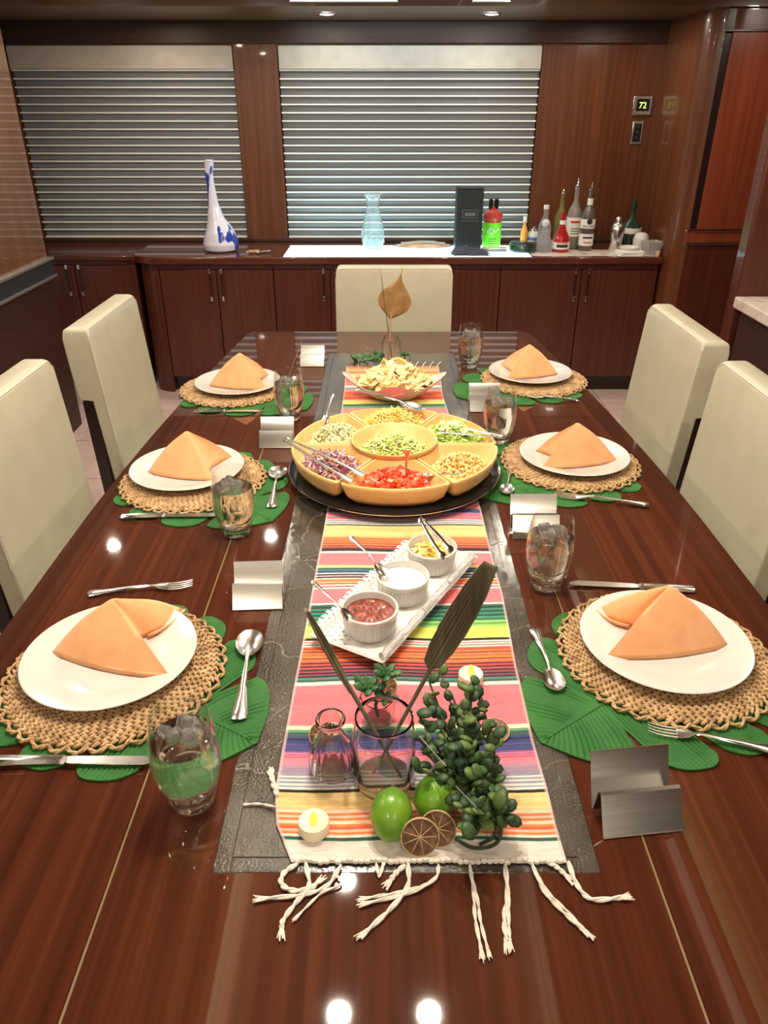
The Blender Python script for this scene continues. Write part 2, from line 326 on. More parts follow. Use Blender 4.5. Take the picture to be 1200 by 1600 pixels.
# windows: frame + dark pane; blinds are things of their own
for n_, (a, b_) in enumerate((W1, W2)):
    wo = MB()
    for x0, x1, z0, z1 in ((a, a+.02, WZ0, WZ1), (b_-.02, b_, WZ0, WZ1), (a, b_, WZ0, WZ0+.02), (a, b_, WZ1-.02, WZ1)):
        wo.box(x0+.001, x1-.001, BY+.06, BY+.115, z0+.001, z1-.001)
    wo = struct(wo.build('window_%d' % (n_+1), M['dark'], smooth=False))
    MB().box(a+.022, b_-.022, BY+.08, BY+.09, WZ0+.022, WZ1-.022).build('pane', M['night'], wo, smooth=False)
    side = ('left', 'right')[n_]
    bl = empty('window_blind', ((a+b_)/2, BY+.02, WZ0), 0,
               ('grey slatted window blind at the left, behind the blue and white vase', 'brightly lit slatted window blind behind the clear carafe and black box')[n_], 'blind')
    hw = (b_-a)/2-.006
    MB().box(-hw, hw, -.035, .03, WZ1-WZ0-.118, WZ1-WZ0-.003).build('valance', M['valance'], bl, bevel=.004)
    sl = None; N = 21; z1 = WZ1-WZ0-.13; pitch = z1/(N)
    for k in range(N):
        if sl is None:
            s_ = MB(); hh = pitch
            # shallow S-profile: flat leaning face and a proud top lip, pale to paint in the light it catches
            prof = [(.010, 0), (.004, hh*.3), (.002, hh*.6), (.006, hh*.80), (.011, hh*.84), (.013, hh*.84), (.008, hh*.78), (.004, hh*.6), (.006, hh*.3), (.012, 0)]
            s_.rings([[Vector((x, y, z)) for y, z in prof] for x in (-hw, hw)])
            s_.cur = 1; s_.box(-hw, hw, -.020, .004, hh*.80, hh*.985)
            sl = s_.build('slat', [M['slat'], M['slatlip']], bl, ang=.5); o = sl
        else: o = sl.copy(); C.objects.link(o)
        o.location = (0, 0, .012+k*pitch)
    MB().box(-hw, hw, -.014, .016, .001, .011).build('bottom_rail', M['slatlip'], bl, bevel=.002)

# downlights in the ceiling
dl = None
def downlight(x, y, z, lab):
    global dl
    if dl is None:
        dl = empty('downlight', (x, y, z), 0, lab, 'ceiling light')
        MB().lathe([(.034, -.001), (.034, -.006), (.046, -.006), (.048, -.001)], 24, cap0=False, cap1=False).build('trim_ring', M['chrome'], dl)
        MB().lathe([(.033, -.006), (.033, -.001)], 24).build('lens', M['lamp'], dl)
        return dl
    return dup(dl, (x, y, z), 0, lab)
downlight(-.292, 4.55, SZ, 'small recessed downlight in the soffit, the left of the two above the lit window')
downlight(.548, 4.55, SZ, 'small recessed downlight in the soffit, the right of the two above the lit window')
for (x, y) in DOWN: downlight(x, y, CZ, 'recessed ceiling downlight seen only as a bright reflection in the table')['group'] = 'ceiling downlights out of view'
for k, (x, wd) in enumerate(((-.19, .25), (.505, .085))):
    o = empty('lamp_strip', (x, 4.248, 1.985), 0, ('long cool white lamp strip on the soffit edge above the lit window', 'short cool white lamp strip right of the long one on the soffit edge')[k], 'light')
    MB().box(-wd-.006, wd+.006, -.006, 0, 0, .044).build('housing', M['chrome'], o, bevel=.001)
    MB().box(-wd, wd, -.009, -.006, .004, .040).build('diffuser', M['cool'], o)

# thermostat and switch plate
o = empty('thermostat', aty(1003, 165, BY-.001), 0, 'square wall thermostat with yellow-green digits above the switch plate', 'thermostat')
MB().box(-.055, .055, -.012, 0, -.05, .05).build('plate', M['steel'], o, bevel=.004)
MB().box(-.036, .04, -.016, -.012, -.028, .034).build('display', M['black'], o, bevel=.002)
M['digit'] = mat('lit_digits', (.5, .8, .1), .5, emit=(.75, .95, .1), es=2)
cu = bpy.data.curves.new('digits', 'FONT'); cu.body = '72'; cu.size = .045; cu.extrude = .0005; cu.align_x = 'CENTER'; cu.align_y = 'CENTER'
tmp = bpy.data.objects.new('digits', cu); C.objects.link(tmp)
def text_mesh(body, size, m, parent, loc, rot=(PI/2, 0, 0), name='lettering', ex=.0003, curve=0):
    cu = bpy.data.curves.new(name, 'FONT'); cu.body = body; cu.size = size; cu.extrude = ex; cu.align_x = 'CENTER'; cu.align_y = 'CENTER'
    t = bpy.data.objects.new(name, cu); C.objects.link(t)
    dg = bpy.context.evaluated_depsgraph_get(); me = bpy.data.meshes.new_from_object(t.evaluated_get(dg))
    bpy.data.objects.remove(t)
    if curve:      # wrap round a cylinder of that radius
        for v_ in me.vertices:
            a = v_.co.x/curve; rr = curve+v_.co.z
            v_.co = (rr*math.sin(a), v_.co.y, rr*math.cos(a)-curve)
    o_ = bpy.data.objects.new(name, me); C.objects.link(o_); me.materials.clear(); me.materials.append(m)
    o_.parent = parent; o_.location = loc; o_.rotation_euler = rot; return o_
bpy.data.objects.remove(tmp)
text_mesh('72', .045, M['digit'], o, (0, -.0168, 0), name='digits')
MB().lathe([(.006, 0), (.006, .006)], 12, M=Matrix.Translation((-.046, -.012, -.03)) @ Matrix.Rotation(PI/2, 4, 'X')).build('button', M['chrome'], o)
MB().lathe([(.006, 0), (.006, .006)], 12, M=Matrix.Translation((-.046, -.012, -.012)) @ Matrix.Rotation(PI/2, 4, 'X')).build('button', M['chrome'], o)
o = empty('switch_plate', aty(995, 207, BY-.001), 0, 'narrow dark switch plate on the wood wall just below the thermostat', 'switch')
MB().box(-.032, .032, -.008, 0, -.062, .062).build('plate', M['steel'], o, bevel=.004)
MB().box(-.022, .022, -.011, -.008, -.05, .046).build('panel', M['black'], o, bevel=.002)
for k in range(3): MB().box(-.012, .012, -.015, -.011, -.038+k*.03, -.02+k*.03).build('button', M['blackm'], o, bevel=.002)

# ================================================================ SIDEBOARD
SB = 4.43
def handle(par, x, z0, z1, y):
    h = MB(); h.box(x-.004, x+.004, y-.026, y-.018, z0, z1); h = h.build('handle', M['frame'], par, bevel=.001)
    for z in (z0+.008, z1-.008): MB().box(x-.007, x+.007, y-.03, y-.0005, z-.013, z+.013).build('handle_mount', M['chrome'], h, bevel=.002)
def cabinet(x0, seam, x1, handles, label, y=SB, depth=.5, ztop=.765):
    o = empty('cabinet', ((x0+x1)/2, y, 0), 0, label, 'cabinet'); cx = (x0+x1)/2
    MB().box(x0-cx+.001, x1-cx-.001, .02, depth, .09, ztop-.001).build('body', M['cab'], o, smooth=False)
    MB().box(x0-cx+.001, x1-cx-.001, .05, depth, 0, .089).build('plinth', M['frame'], o, smooth=False)
    ed = [x0, seam, x1] if seam is not None else [x0, x1]
    for i in range(len(ed)-1):
        d = MB().box(ed[i]-cx+.003, ed[i+1]-cx-.003, 0, .019, .10, ztop-.035).build('door', M['cab'], o, bevel=.002)
        for hx in handles:
            if ed[i] < hx < ed[i+1]: handle(d, hx-cx, .565, .735, 0)
    MB().box(x0-cx+.001, x1-cx-.001, .003, .019, ztop-.031, ztop-.001).build('rail', M['cab'], o, bevel=.001)
    return o
cabinet(-1.29, -.963, -.635, (-.997, -.93), 'dark wood cabinet under the blue and white vase, two doors')
cabinet(-.635, -.31, .02, (-.347, -.275), 'dark wood cabinet partly hidden by the chair at the far table end, left side')
cabinet(.02, .34, .67, (.305, .375), 'dark wood cabinet hidden behind the chair at the far table end, right side')
cabinet(.67, 1.135, 1.57, (1.098, 1.172), 'wide dark wood cabinet below the liquor bottles')
# rounded end of the sideboard
e = MB().prism([(-1.292, SB+.5), (-1.292, SB+.001)]+[(-1.292-.13*math.sin(a), SB+.13-.129*math.cos(a)) for a in [PI/2*i/10 for i in range(11)]]+[(-1.422, SB+.5)], 0, .764)
tag(e.build('cabinet_end', M['cab']), 'rounded dark wood end of the sideboard left of the vase', 'cabinet')
ct = MB().prism([(1.575, BY-.013), (1.575, SB-.03), (-1.30, SB-.03)]+[(-1.30-.15*math.sin(a), SB+.12-.15*math.cos(a)) for a in [PI/2*i/10 for i in range(1, 11)]]+[(-1.45, BY-.013)], .766, .8045)
ct = tag(ct.build('countertop', M['cabtop'], bevel=.006), 'long polished dark wood worktop on the sideboard below the windows', 'countertop')
MB().box(.845, 1.56, 4.44, 4.66, .80455, .8047).build('stone_inset', M['marble'], ct, smooth=False)
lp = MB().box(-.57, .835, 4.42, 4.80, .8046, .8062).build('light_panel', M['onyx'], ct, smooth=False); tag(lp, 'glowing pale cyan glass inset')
lc = cabinet(-2.55, -1.825, -1.46, (-1.862, -1.79), 'low dark wood cabinet set back at the left under the grey blind', 4.56, .38, .765)
tag(MB().box(-2.59, -1.452, 4.53, BY-.013, .766, .79).build('counter_ledge', M['cab'], bevel=.004), 'dark wood ledge on the set-back left cabinet', 'countertop')

# right-hand marble topped credenza
o = empty('credenza', (1.9, 2.2, 0), 0, 'dark credenza with pale marble top at the right edge, behind the right chairs', 'cabinet')
MB().box(-.50, .49, -1.6, .76, 0, .855).build('body', M['dark'], o, bevel=.004)
MB().box(-.53, .49, -1.65, .775, .856, .90).build('marble_top', M['marble'], o, bevel=.006)

# ================================================================ TABLE
CX = .020
def half(y):       # boat-shaped half width
    if y < 1.4: return .683-.0*(1.4-y)
    t = (y-1.4)/1.62; return .683-.118*t**1.6
Y0, Y1 = -.08, 3.018
def table_outline(inset=0, n=24):
    R = []
    for i in range(n+1):
        y = Y0+inset+(Y1-.05-Y0-2*inset)*i/n; R.append((half(y)-inset, y))
    hx = half(Y1-.05)-inset; yb = Y1-.05-inset
    for i in range(1, 7):
        a = PI/2*i/6; R.append((hx-.05+.05*math.cos(a), yb+.05*math.sin(a)))
    return [(CX+x, y) for x, y in R]+[(CX-x, y) for x, y in reversed(R)]
tb = empty('dining_table', (0, 0, 0), 0, 'long boat-shaped glossy red-brown wood dining table with stone centre panel', 'table')
TZ = .75
MB().prism(table_outline(), TZ-.05, TZ-.0025).build('table_base_board', M['table_edge'], tb, bevel=.008)
# border ring
outer = table_outline(.002); inner = table_outline(.055); n = len(outer)
bd = MB(); vs = [Vector((*p, TZ-.0024)) for p in outer]+[Vector((*p, TZ)) for p in outer]+[Vector((*p, TZ)) for p in inner]+[Vector((*p, TZ-.0024)) for p in inner]
fs = []
for j in range(n):
    k = (j+1) % n
    for a in range(4):
        b_ = (a+1) % 4; fs.append((a*n+j, a*n+k, b_*n+k, b_*n+j))
bd.add(vs, fs); tag(bd.build('border', M['table_edge'], tb, smooth=False), 'darker wood border of the table top')
IN = .322
inn = table_outline(.0555)
def clip(poly, f, side):     # clip polygon to x>=f (side=1) or x<=f (side=-1)
    out = []
    for i in range(len(poly)):
        a, b_ = poly[i], poly[(i+1) % len(poly)]; ia = side*(a[0]-f) >= 0; ib = side*(b_[0]-f) >= 0
        if ia: out.append(a)
        if ia != ib:
            t = (f-a[0])/(b_[0]-a[0]); out.append((f, a[1]+(b_[1]-a[1])*t))
    return out
PX0, PX1, PY0, PY1 = -.205, .258, .578, 2.71
MB().prism(clip(inn, -IN-.0025, -1), TZ-.0024, TZ).build('veneer_board', M['table'], tb, smooth=False)
MB().prism(clip(inn, IN+.0025, 1), TZ-.0024, TZ).build('veneer_board', M['table'], tb, smooth=False)
mid = clip(clip(inn, -IN+.0025, 1), IN-.0025, -1); ys = [p[1] for p in mid]; ya, yb = min(ys), max(ys)
c0, c1 = -IN+.0025, IN-.0025
for (a, b_, c_, d_) in ((c0, PX0, ya, yb), (PX1, c1, ya, yb), (PX0, PX1, ya, PY0), (PX0, PX1, PY1, yb)):
    MB().box(a, b_, c_, d_, TZ-.0024, TZ).build('veneer_board', M['table'], tb, smooth=False)
for s in (-1, 1): MB().box(s*IN-.0014, s*IN+.0014, ya, yb, TZ-.0024, TZ+.0001).build('inlay_strip', M['inlay'], tb, smooth=False)
MB().box(PX0+.022, PX1-.022, PY0+.022, PY1-.022, TZ-.0024, TZ+.0004).build('stone_panel', M['stone'], tb, smooth=False)
ed = MB()
for (a, b_, c_, d_) in ((PX0, PX0+.0215, PY0, PY1), (PX1-.0215, PX1, PY0, PY1), (PX0+.0215, PX1-.0215, PY0, PY0+.0215), (PX0+.0215, PX1-.0215, PY1-.0215, PY1)):
    ed.box(a, b_, c_, d_, TZ-.0024, TZ+.0002)
ed.build('stone_edge', M['stone'], tb, bevel=.0015)
for y in (.6, 2.4): MB().box(CX-.25, CX+.25, y-.12, y+.12, .0, TZ-.051).build('pedestal', M['table_edge'], tb, bevel=.01)
T = TZ+.0008    # resting height on the table

# ================================================================ CHAIRS
def make_chair():
    r = empty('dining_chair', (0, 0, 0), 0)
    # local: sitter looks towards +x; back slab leans back a little; front face at x=0 at z=.75
    W = .245; top = .965
    def lean(z): return -.04*(z-.45)/.5
    bk = MB(); rs = []
    for z, th in ((.40, .045), (.55, .045), (.735, .045), (.74, .085), (.75, .088), (.85, .088), (.93, .086), (.957, .080), (top, .062)):
        x = lean(z); e = 0 if z < .94 else (.005 if z < .96 else .016)
        rs.append([Vector((x+p, q, z)) for p, q in ((-e, -W+e), (-e, W-e), (-th, W-e), (-th, -W+e))])
    bk.rings(rs); bk.build('backrest', M['leather'], r, bevel=.010, segs=3)
    MB().tube([(lean(z)-.004, -W-.0005, z) for z in (.60, .75, .92)], .0016, 5).build('seam', M['leatherside'], r)
    MB().tube([(lean(z)-.002-(0.010 if z > .95 else 0), -W+.004, z) for z in (.42, .6, .8, .94)]+[(lean(.955)-.006, -W+.02, .958), (lean(.955)-.006, W-.02, .958)]+[(lean(z)-.002, W-.004, z) for z in (.94, .8, .6, .42)], .0022, 6).build('piping', M['leatherside'], r)
    MB().box(-.04, .42, -W, W, .37, .47).build('seat', M['leather'], r, bevel=.025, segs=3)
    MB().box(-.05, .40, -W+.01, W-.01, .31, .369).build('seat_frame', M['frame'], r, bevel=.004)
    for s in (-1, 1):
        g = MB(); y = s*(W-.022)
        g.rings([[Vector((x+a, y+b_, z)) for a, b_ in ((-.02, -.018), (.02, -.018), (.02, .018), (-.02, .018))] for x, z in ((-.115, 0), (-.068, .35), (-.083, .733))])
        g.build('leg', M['frame'], r, bevel=.003)
        g = MB().rings([[Vector((x+a, y+b_, z)) for a, b_ in ((-.02, -.018), (.02, -.018), (.02, .018), (-.02, .018))] for x, z in ((.385, 0), (.375, .309))])
        g.build('leg', M['frame'], r, bevel=.003)
    return r
ch = make_chair()
ch.location = (-.845, 1.705, 0); tag(ch, 'cream leather dining chair with dark frame at the left edge, nearer of the left pair', 'chair', None)
dup(ch, (-.850, 2.485, 0), 0, 'cream leather dining chair on the left side, farther one, notch and dark leg visible')
dup(ch, (.862, 2.335, 0), PI, 'cream leather dining chair on the right side, the farther one')
dup(ch, (.845, 1.69, 0), PI, 'cream leather dining chair at the right edge, nearer of the right pair')
dup(ch, (.043, 3.175, 0), -PI/2, 'cream leather dining chair at the far end of the table, facing the camera')

# ================================================================ RUNNER
def Yp(py): return at(600, py, TZ).y
WHT = (.72, .66, .60); PNK = (.80, .17, .20); BLK = (.012, .012, .016); GRN = (.018, .10, .06); YEL = (.80, .57, .22)
ORG = (.85, .20, .05); RED = (.72, .10, .06); NAV = (.03, .045, .16); PUR = (.20, .07, .16); MAU = (.45, .22, .30); LGN = (.25, .50, .12); YGN = (.62, .62, .12); MAR = (.22, .04, .04); BLG = (.25, .27, .36)
B = []
def band(a, b_, *cols): B.append((a, b_, cols))
band(1350, 1316, WHT); band(1316, 1310, GRN); band(1310, 1306, WHT); band(1306, 1268, ORG, (.85, .45, .32), RED, ORG, (.88, .60, .45), ORG, (.86, .50, .36), ORG, (.9, .62, .5))
band(1268, 1240, (.80, .50, .25), YEL, (.78, .5, .2), YEL, YEL, (.74, .52, .26), YEL); band(1240, 1235, BLK); band(1235, 1210, WHT, BLG, WHT, BLG, WHT, (.30, .30, .34), WHT, BLG)
band(1210, 1200, (.32, .22, .30)); band(1200, 1187, MAU, (.60, .20, .28)); band(1187, 1177, PNK, (.55, .08, .2), PNK, (.15, .05, .2), (.6, .2, .42)); band(1177, 1153, PUR, NAV, (.05, .07, .24), NAV, (.10, .06, .2), NAV, NAV, BLK, NAV)
band(1153, 1141, (.06, .08, .1), GRN, (.12, .28, .16)); band(1141, 1135, (.8, .7, .48)); band(1135, 1073, PNK, PNK, (.78, .15, .18), PNK); band(1073, 1068, WHT); band(1068, 1061, GRN, (.10, .2, .16))
band(1061, 1035, BLK, (.25, .05, .10), BLK, (.30, .06, .08), (.04, .01, .02), (.40, .07, .07), (.06, .01, .02), (.5, .09, .06), (.08, .01, .02), (.55, .1, .05))
band(1035, 1015, ORG, MAR, ORG, RED, ORG, MAR, ORG, (.45, .06, .03)); band(1015, 1003, RED, WHT, MAR, WHT, (.5, .08, .08), WHT); band(1003, 999, BLK)
band(999, 982, YGN, (.55, .6, .1), YGN); band(982, 972, LGN, (.10, .3, .10), LGN); band(972, 948, GRN, (.04, .25, .14), (.01, .04, .03), (.03, .2, .12), (.01, .04, .03), (.03, .18, .12), (.01, .03, .03), GRN)
band(948, 945, WHT); band(945, 923, PNK); band(923, 912, WHT, MAR, WHT, RED, (.8, .4, .3)); band(912, 908, ORG); band(908, 898, WHT, BLK, (.45, .42, .4), BLK, WHT); band(898, 890, NAV, (.04, .16, .2), GRN); band(890, 886, YEL)
band(886, 867, PNK); band(867, 864, WHT); band(864, 860, BLK); band(860, 842, MAR, (.6, .1, .05), MAR, ORG, (.4, .06, .04), ORG, RED, ORG, (.7, .15, .05), ORG); band(842, 824, (.85, .45, .2), YEL, YEL, (.75, .5, .2), YEL); band(824, 822, BLK)
band(822, 814, WHT, BLG, WHT, BLG, WHT); band(814, 803, PNK, MAU, PNK, (.6, .2, .42)); band(803, 797, NAV, (.05, .07, .3), GRN)
band(797, 700, PNK, GRN, YGN, ORG, RED, WHT, PNK, NAV, YEL, ORG); band(700, 640, YEL, ORG, RED, PNK)
band(640, 626, (.1, .3, .15), GRN, YGN, YEL); band(626, 610, RED, ORG, RED, (.85, .3, .15)); band(610, 604, BLG, WHT); band(604, 592, PNK, RED); band(592, 586, BLK, GRN, YEL); band(586, 574, ORG, (.85, .35, .2), ORG)
rows = []
for a, b_, cols in B:
    ya_, yb_ = Yp(a), Yp(b_)
    for i, c_ in enumerate(cols): rows.append((ya_+(yb_-ya_)*i/len(cols), ya_+(yb_-ya_)*(i+1)/len(cols), c_))
LE = sorted([(Yp(q), at(x_, q, T).x) for x_, q in ((455, 1350), (432, 1292), (430, 1240), (440, 1180), (451, 1120), (462, 1060), (474, 1000), (485, 940), (496, 880), (504, 840), (511, 800), (538, 610), (541, 577))])
RE = sorted([(Yp(q), at(x_, q, T).x) for x_, q in ((886, 1350), (868, 1290), (855, 1235), (833, 1160), (815, 1080), (806, 1040), (795, 980), (785, 930), (774, 890), (764, 850), (752, 800), (692, 620), (686, 577))])
def itp(tab, y):
    if y <= tab[0][0]: return tab[0][1]
    for (a, p), (b_, q) in zip(tab, tab[1:]):
        if y <= b_: return p+(q-p)*(y-a)/(b_-a)
    return tab[-1][1]
def runner_edge(y):
    return itp(LE, y), itp(RE, y)
def runner_edge_old(y):
    lo = -.128-.010*math.sin((y-.6)*3.2)-.003*math.sin(y*21); hi = .2185+.002*math.sin(y*17)
    if y < .66: lo += (.66-y)*.25
    if y > 2.2: lo += (y-2.2)*.05; hi -= (y-2.2)*.08
    return lo, hi
RY0, RY1 = rows[0][0], rows[-1][1]
NR = int((RY1-RY0)/.0013); NC = 40
RB = T+.0004; RT = RB+.0022
def colour_at(y):
    for a, b_, c_ in rows:
        if a <= y < b_: return c_
    return rows[-1][2]
TT = [0, .010, .013]+[.013+.974*k/(NC-4) for k in range(1, NC-4)]+[.987, .990, 1.0]
vs = []; fs = []; cols = []
for i in range(NR+1):
    y = RY0+(RY1-RY0)*i/NR; lo, hi = runner_edge(y)
    for j in range(NC+1):
        t = TT[j]; x = lo+(hi-lo)*t
        yy = y+.0022*math.sin(t*9+y*5)*min(1, (y-RY0)/.05+.3)
        z = RT+.0004*((i+j) % 2)+(.0016*max(0, math.sin(x*26+y*7)*math.sin(y*13)) if .62 < y < 1.3 else 0)
        vs.append((x, yy, z))
        cr = Vector(colour_at(y))
        if j in (0, NC): cr = cr*.3+Vector((.55, .40, .40))
        elif j in (1, NC-1): cr = cr*.6+Vector((.3, .2, .2))
        cr = cr*(random.uniform(.86, 1.1)*(1 if (i % 2) else .93)); cols.append((*cr, 1))
for i in range(NR):
    for j in range(NC):
        a = i*(NC+1)+j; fs.append((a, a+1, a+NC+2, a+NC+1))
me = bpy.data.meshes.new('runner_cloth'); me.from_pydata(vs, [], fs); me.shade_smooth()
ca = me.color_attributes.new('weave', 'FLOAT_COLOR', 'POINT'); ca.data.foreach_set('color', [q for c_ in cols for q in c_])
mr = mat('woven_stripes', (.5, .5, .5), .9, sheen=.2); at_ = nd(mr, 'ShaderNodeVertexColor'); at_.layer_name = 'weave'
lk(mr, at_.outputs[0], mr.node_tree.nodes['Principled BSDF'].inputs['Base Color']); me.materials.append(mr)
runner = empty('table_runner', (0, 0, 0), 0, 'multicoloured striped woven table runner with white tassels down the table centre', 'table runner')
rc = bpy.data.objects.new('cloth', me); C.objects.link(rc); rc.parent = runner
so = rc.modifiers.new('thick', 'SOLIDIFY'); so.thickness = .0018; so.offset = -1
def tassel(pts, rad=.0022, fray=True, z=T+.003):
    g = MB(); P = [at(p[0], p[1], z) for p in pts]
    P[0].z = T+.0045; rad *= .82
    S = spline(P, 5)
    for k in (-1, 1):
        S2 = []
        for i, p in enumerate(S):
            t = (S[min(i+1, len(S)-1)]-S[max(i-1, 0)]).normalized(); nrm = Vector((-t.y, t.x, 0))
            a = i*.9*k; S2.append(p+nrm*math.sin(i*.9+(PI if k > 0 else 0))*rad*.75+Vector((0, 0, rad*.5*math.cos(i*.9+(PI if k > 0 else 0)))))
        g.tube(S2, rad*.85, 6)
    if fray:
        t = (S[-1]-S[-3]).normalized(); nrm = Vector((-t.y, t.x, 0))
        for q in range(7):
            d = (q-3)/3; g.tube([S[-2], S[-1]+nrm*d*rad*1.2+t*.004, S[-1]+nrm*d*rad*random.uniform(1.4, 2.6)+t*random.uniform(.008, .016)], [rad*.5, rad*.45, rad*.3], 5)
    g.build('tassel', M['fringe'], runner)
def c4(L): return [(400+x/2, 1320+y/2) for x, y in L]
for L, r_ in (([(130, 62), (90, 85), (78, 120), (112, 142), (165, 138), (190, 120)], .0028), ([(155, 60), (165, 130), (125, 180), (85, 235), (80, 260)], .0026),
           ([(265, 66), (225, 125), (150, 155), (30, 167)], .0024), ([(245, 88), (265, 122), (205, 150), (140, 212)], .0014), ([(375, 62), (385, 98), (396, 68)], .0018),
           ([(475, 62), (474, 130), (420, 200), (345, 270)], .0026), ([(570, 66), (560, 105), (480, 150), (355, 180)], .002), ([(550, 120), (500, 135), (430, 152), (352, 165)], .0018),
           ([(465, 66), (440, 85), (422, 108)], .0028), ([(668, 66), (680, 150), (685, 230), (703, 325)], .0019), ([(675, 110), (692, 170), (702, 240), (724, 325)], .0017),
           ([(778, 66), (786, 150), (776, 230), (782, 300)], .0026), ([(782, 110), (790, 170), (790, 250), (794, 300)], .0017), ([(862, 62), (900, 145), (960, 210), (1020, 265)], .002), ([(868, 80), (915, 150), (965, 200), (1024, 262)], .0016),
           ([(975, 56), (1005, 128), (1050, 170), (1140, 165)], .0026), ([(915, 58), (940, 70), (965, 92)], .0026)):
    tassel(c4(L), r_)
tassel([(434, 1245), (428, 1228), (424, 1212)], .0032); tassel([(431, 1262), (405, 1256), (380, 1257)], .0014, False)
# knotted hem and back fringe
g = MB()
for i in range(46):
    x = -.104+.315*i/45; g.ball((x, RY0+.001+random.uniform(-.002, .002), T+.0035), .0034, 6, 4, sx=1.4)
g.build('knotted_hem', M['fringe'], runner)
for i in range(12): tassel([(682-11*i, 576), (684-11.3*i, 570), (689-11.6*i, 565)], .0013, False)

# ================================================================ PLACE SETTINGS
def leaf_mesh():
    half_o = [(.265, 0), (.235, .065), (.185, .125), (.115, .17), (.03, .20), (-.06, .205), (-.13, .175), (-.17, .12), (-.165, .06), (-.13, .015)]
    pts = spline([(x, y, 0) for x, y in half_o], 12)
    L = [0]
    for a, b_ in zip(pts, pts[1:]): L.append(L[-1]+(b_-a).length)
    def outl(t):
        s = t*L[-1]
        for i in range(len(L)-1):
            if L[i+1] >= s: f_ = (s-L[i])/(L[i+1]-L[i]); return pts[i].lerp(pts[i+1], f_)
        return pts[-1]
    body = MB()
    cuts = [0.0, .26, .43, .58, .72, .86, 1.0]
    for side in (1, -1):
        for k in range(6):
            a0, a1 = cuts[k], cuts[k+1]; NT = 66; NU = 14; grid = []
            for i in range(NT+1):
                t = i/NT; rw = []
                for j in range(NU+1):
                    u = j/NU
                    sh = max(0, (u-.42)/.58); g_ = .17*sh**.6 if k else .09*sh
                    tt = .5+(t-.5)*(1-g_) if k else t*(1-g_)
                    a = a0+(a1-a0)*tt
                    o_ = outl(a); mx_ = Vector((.255-.40*min(1, a)**.85, 0, 0))
                    e_ = abs(2*t-1) if k else max(0, 2*t-1)
                    um = u*(1-.13*e_**3*(1 if u > .6 else u/.6))
                    p = mx_.lerp(o_, um)
                    nr = 13 if k else 16
                    z = .0006+(.0030*abs(math.sin(PI*t*nr)) if 0 < j < NU and .02 < t < .98 else .0014)
                    if u == 1 or u == 0: z = .003
                    rw.append(Vector((p.x, p.y*side, z)))
                grid.append(rw)
            vs = [p for rw in grid for p in rw]; n1 = NU+1
            fs = [(i*n1+j, i*n1+j+1, (i+1)*n1+j+1, (i+1)*n1+j) for i in range(NT) for j in range(NU)]
            # skirt down to the table
            bl = [i*n1 for i in range(NT+1)]; br = [i*n1+NU for i in range(NT+1)]
            loop = [i*n1 for i in range(NT+1)]+[NT*n1+j for j in range(1, n1)]+[i*n1+NU for i in range(NT-1, -1, -1)]+[j for j in range(NU-1, 0, -1)]
            base = len(vs); vs += [Vector((vs[i].x, vs[i].y, 0)) for i in loop]; m_ = len(loop)
            for q in range(m_): r_ = (q+1) % m_; fs.append((loop[q], loop[r_], base+r_, base+q))
            body.add(vs, fs)
    rib = MB().tube([(.25, 0, .003), (.05, 0, .0035), (-.14, 0, .0035), (-.19, 0, .003)], [.0015, .0025, .0035, .003], 8, .6)
    return body, rib
def make_leaf():
    r = empty('leaf_placemat', (0, 0, 0)); b_, rb = leaf_mesh()
    b_.build('leaf_blade', M['leaf'], r, ang=1.2); rb.build('midrib', M['leaf'], r); return r
def make_mat():
    r = empty('woven_placemat', (0, 0, 0))
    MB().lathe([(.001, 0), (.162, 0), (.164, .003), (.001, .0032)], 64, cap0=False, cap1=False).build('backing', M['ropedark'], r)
    g = MB(); R0 = .088; k = 0
    while R0 < .168:
        n = int(2*PI*R0/.0125)
        for i in range(n):
            a = 2*PI*(i+.5*(k % 2))/n
            for s in (-1, 1):
                rr = R0+s*.0022; p = (rr*math.cos(a), rr*math.sin(a), .0058)
                rot = Matrix.Rotation(a+PI/2+s*.55, 3, 'Z')
                g.ball(p, .0036, 6, 5, M=rot, sx=2.35, sy=.82, sz=1.0)
        R0 += .0084; k += 1
    g = g.build('braid_rows', M['rope'], r, ang=3); g['kind'] = 'stuff'
    # scalloped edge: twisted rope loops
    e = MB(); NS = 36
    P = []
    for i in range(NS*10+1):
        a = 2*PI*i/(NS*10); ph = a*NS; P.append(Vector(((.170+.0085*abs(math.sin(ph/2)))*math.cos(a), (.170+.0085*abs(math.sin(ph/2)))*math.sin(a), .0045+.001*math.cos(ph))))
    for q in (0, PI):
        Q = []
        for i, p in enumerate(P):
            d = Vector((p.x, p.y, 0)).normalized(); Q.append(p+d*.0019*math.cos(i*.75+q)+Vector((0, 0, .0019*math.sin(i*.75+q))))
        e.tube(Q, .0023, 5)
    e.build('scalloped_edge', M['rope'], r, ang=3)
    MB().lathe([(.001, .0033), (.088, .0033), (.088, .0085), (.001, .0085)], 48, cap0=False, cap1=False).build('woven_centre', M['rope'], r)
    return r
def make_plate():
    r = empty('dinner_plate', (0, 0, 0))
    MB().lathe([(.001, .002), (.066, .002), (.070, 0), (.078, 0), (.082, .003), (.115, .011), (.1355, .0175), (.1365, .0185), (.1355, .0195), (.1335, .0192), (.112, .0145), (.092, .009), (.082, .0062), (.001, .0055)], 72, cap0=False, cap1=False).build('plate_body', M['porcelain'], r, ang=.9)
    return r
